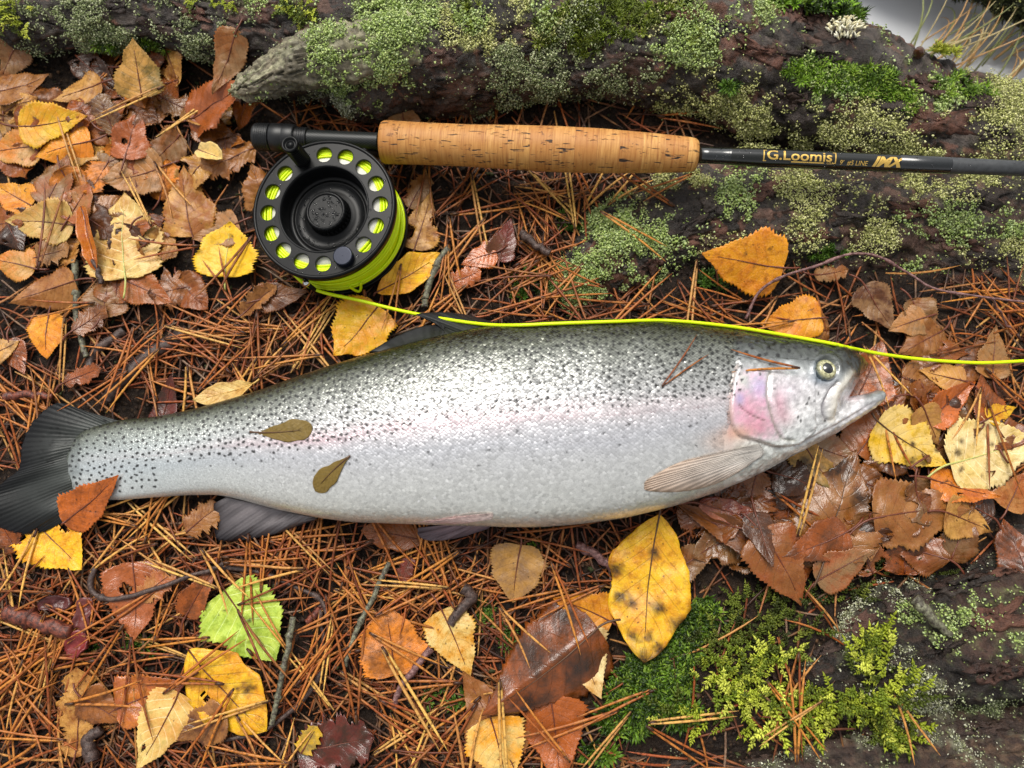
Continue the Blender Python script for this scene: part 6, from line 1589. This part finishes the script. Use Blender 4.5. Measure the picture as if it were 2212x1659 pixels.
# crank handle (ribbed) and counterweight
ha = skip.get('handle', R(115)); hc = np.array([HR * math.cos(ha), HR * math.sin(ha), 0])
hp = [(.0001, FT + .0008), (16 * pxr, FT + .0008), (17 * pxr, FT + .002)]
for k in range(9): z = FT + .0028 + k * .00155; hp += [(15.4 * pxr, z), (16.8 * pxr, z + .0004), (16.8 * pxr, z + .0009), (15.4 * pxr, z + .0013)]
zt = FT + .0172
hp += [(16.8 * pxr, zt), (17.4 * pxr, zt + .001), (17.2 * pxr, zt + .0026), (15.2 * pxr, zt + .0032), (12.6 * pxr, zt + .003), (11.6 * pxr, zt + .0018), (8 * pxr, zt + .0016), (7.4 * pxr, zt + .0024), (.0001, zt + .0026)]
v, f = lathe(hp, 36); reel_part('crank_handle', v + hc, f, gloss_black)
ka = skip.get('knob', R(-65)); kc = np.array([HR * math.cos(ka), HR * math.sin(ka), 0])
v, f = lathe([(20.5 * pxr, FT + .0006), (20.5 * pxr, FT + .0036), (20 * pxr, FT + .0046), (18.6 * pxr, FT + .0050), (17.6 * pxr, FT + .0050), (12 * pxr, FT + .0050), (.0001, FT + .0050)], 40)
reel_part('counterweight', v + kc, f, simple('counterweight_navy', lin(30, 34, 48), .22, .5))
# line on the spool: yellow wraps outside, white backing inside
M = Mat('fly_line'); n1 = M.noise(300, M.coord(), 2)
line_m = M.set(Base_Color=M.mix(n1, lin(206, 236, 0), lin(222, 246, 10)), Roughness=.35, Specular_IOR_Level=.4)
back_m = simple('white_backing', lin(226, 224, 214), .5)
rgl = np.random.default_rng(3); V, F = [], []; off = 0
def wrapring(r, z, rt, wob, seed):
    global off
    m = 96; t = np.linspace(0, 2 * np.pi, m, endpoint=False)
    rr = r + .00035 * np.sin(t * 2 + seed) ; zz = z + wob * np.sin(t + seed) + wob * .5 * np.sin(3 * t + seed * 2)
    b = np.linspace(0, 2 * np.pi, 6, endpoint=False)
    v = np.stack([(rr[:, None] + rt * np.cos(b)) * np.cos(t)[:, None], (rr[:, None] + rt * np.cos(b)) * np.sin(t)[:, None], zz[:, None] + rt * np.sin(b)], -1).reshape(-1, 3)
    q = grid_faces(m, 6, True); q2 = np.stack([(m - 1) * 6 + np.arange(6), (m - 1) * 6 + (np.arange(6) + 1) % 6, (np.arange(6) + 1) % 6, np.arange(6)], 1)
    V.append(v); F.append(np.concatenate([q, q2]) + off); off += len(v)
ro = 140 * pxr; lr = .00085
for k in range(17):
    z = .0046 + k * (FT - .0075) / 16
    wrapring(ro + rgl.uniform(-.0007, .0006) + .0006 * math.sin(k * .9), z, lr, .0008, k)
for k in range(17): wrapring(ro - .0013 + rgl.uniform(-.0003, .0003), .0052 + k * (FT - .0086) / 16, lr, .0010, k + 50)
for k in range(4): wrapring(ro - .001 - k * .00155, FT - .0023 + rgl.uniform(-.0004, .0004), lr, .0003, k + 90)
wi = reel_part('line_winding', np.concatenate(V), np.concatenate(F), line_m)
v, f = lathe([(92 * pxr, FT - .0018), (118 * pxr, FT - .0020), (118 * pxr, FT - .006), (116 * pxr, .006), (92 * pxr, .006)], 96)
reel_part('backing_winding', v, f, back_m)
v, f = lathe([(ro - .003, FT - .005), (ro - .0022, FT - .006), (ro - .0022, .006), (ro - .004, .005)], 96)
o = reel_part('line_core', v, f, line_m)
# small loop of slack line on the winding and chrome line guide
t = np.linspace(0, 1, 24); aa = R(-72) + (t - .5) * .18
lp = np.stack([(ro + .0012 + .0022 * np.sin(np.pi * t)) * np.cos(aa), (ro + .0012 + .0022 * np.sin(np.pi * t)) * np.sin(aa), .0115 - .006 * np.sin(np.pi * t)], -1)
v, f = tube(lp, .0008, 7); reel_part('slack_loop', v, f, line_m)
chrome = simple('chrome', (.75, .76, .78), .08, 1.0)
ga = math.atan2(450 - 612, 655 - 694)
v, f = lathe([(.0001, -.0022), (.0016, -.0015), (.0022, 0), (.0016, .0015), (.0001, .0022)], 20)
gpos = np.array([RR * 1.035 * math.cos(ga), RR * 1.035 * math.sin(ga), FT - .004])
gd = reel_part('line_guide', v + gpos, f, chrome)
v, f = tube([gpos + [0, 0, .002], gpos * [.97, .97, 1] + [0, 0, .0035]], [.0007, .0009], 8); reel_part('guide_pin', v, f, gloss_black, gd)
v, f = tube([gpos * [1, 1, 0] + [0, 0, .002], gpos - [0, 0, .002]], [.0016, .0012], 10); reel_part('guide_post', v, f, gloss_black, gd)
# rain drops on the black metal
n = 340; aa = rgl.uniform(0, 6.28, n); q = np.sqrt(rgl.uniform(0, 1, n)); kind = rgl.random(n)
rad = np.where(kind < .35, q * 34, np.where(kind < .7, 55 + q * 17, np.where(kind < .9, 98 + rgl.random(n) * 46, 88 + 4 * q))) * pxr
zz = np.where(kind < .35, FT - .0024, np.where(kind < .7, FT - .0108, np.where(kind < .9, FT + .001, FT - .006)))
dp = np.stack([rad * np.cos(aa), rad * np.sin(aa), zz], -1)
inh = np.zeros(n, bool)
for (hx_, hy_, hr_, _) in holes: inh |= np.hypot(dp[:, 0] - hx_, dp[:, 1] - hy_) < hr_ + .0004
dp = dp[~inh]; n = len(dp)
dome = lathe([(1.0, 0), (.9, .3), (.6, .52), (.25, .62), (.01, .64)], 9); dome = (dome[0], dome[1])
V, F, _ = inst([dome], np.zeros(n, int), dp, np.repeat(np.eye(3)[None], n, 0), rgl.uniform(.00022, .0008, n))
water_m = Mat('water_drop').set(Base_Color=(1, 1, 1), Roughness=.02, IOR=1.33, Transmission_Weight=1.0)
d_ = reel_part('rain_drops', V, F, water_m); d_['kind'] = 'stuff'

# rain drops on the rod
n = 90; sx = rgl.uniform(1520, 2250, n); aa = rgl.normal(0, .7, n)
rr_ = np.array([rod_r(float(np.interp(q, [1510, 1640, 1940, 2050, 2250], [18.2, 20.6, 19.2, 18, 16.9])), q) for q in sx])
dn_ = np.cos(aa)[:, None] * TOPDIR + np.sin(aa)[:, None] * SIDED
dp = AX0 + np.array([rod_s(q) for q in sx])[:, None] * RD + rr_[:, None] * dn_
V, F, _ = inst([dome], np.zeros(n, int), dp, frames(dn_, rgl.uniform(0, 6, n)), rgl.uniform(.0002, .0007, n))
rod_drops = under(mk('rain_drops', V, F, water_m), rod); rod_drops['kind'] = 'stuff'

# ------------------------------------------------------------------ the loose fly line
pts = [(632, 590, .022), (660, 614, .021), (700, 632, .020), (780, 650, .018), (870, 672, .022), (960, 689, .030), (1050, 701, .038), (1120, 702.5, .041), (1200, 699, .0425), (1330, 694.5, .0425), (1440, 692.5, .042), (1560, 703, .040), (1660, 718, .0375), (1790, 741, .034), (1830, 750, .030), (1900, 764, .022), (1990, 776, .016), (2090, 783, .015), (2150, 783, .015), (2250, 777, .015)]
c = spline(np.array(pts, float), 220)
for i_ in range(len(c)):
    if 1040 < c[i_, 0] < 1830: c[i_, 2] = max(c[i_, 2], body_z(c[i_, 0], c[i_, 1] + 5) + .0016)
c[:, 2] = sm(c[:, 2], 9)
w = P(c[:, 0], c[:, 1], c[:, 2])
v, f = tube(w, .00095, 10)
o = mk('fishing_line', v, f, line_m); loc = Vector(w[0]); o.data.transform(Matrix.Translation(-loc)); o.location = loc
tag(o, 'fluorescent yellow fly line running from the reel along the trout back to the right border', 'fishing line')
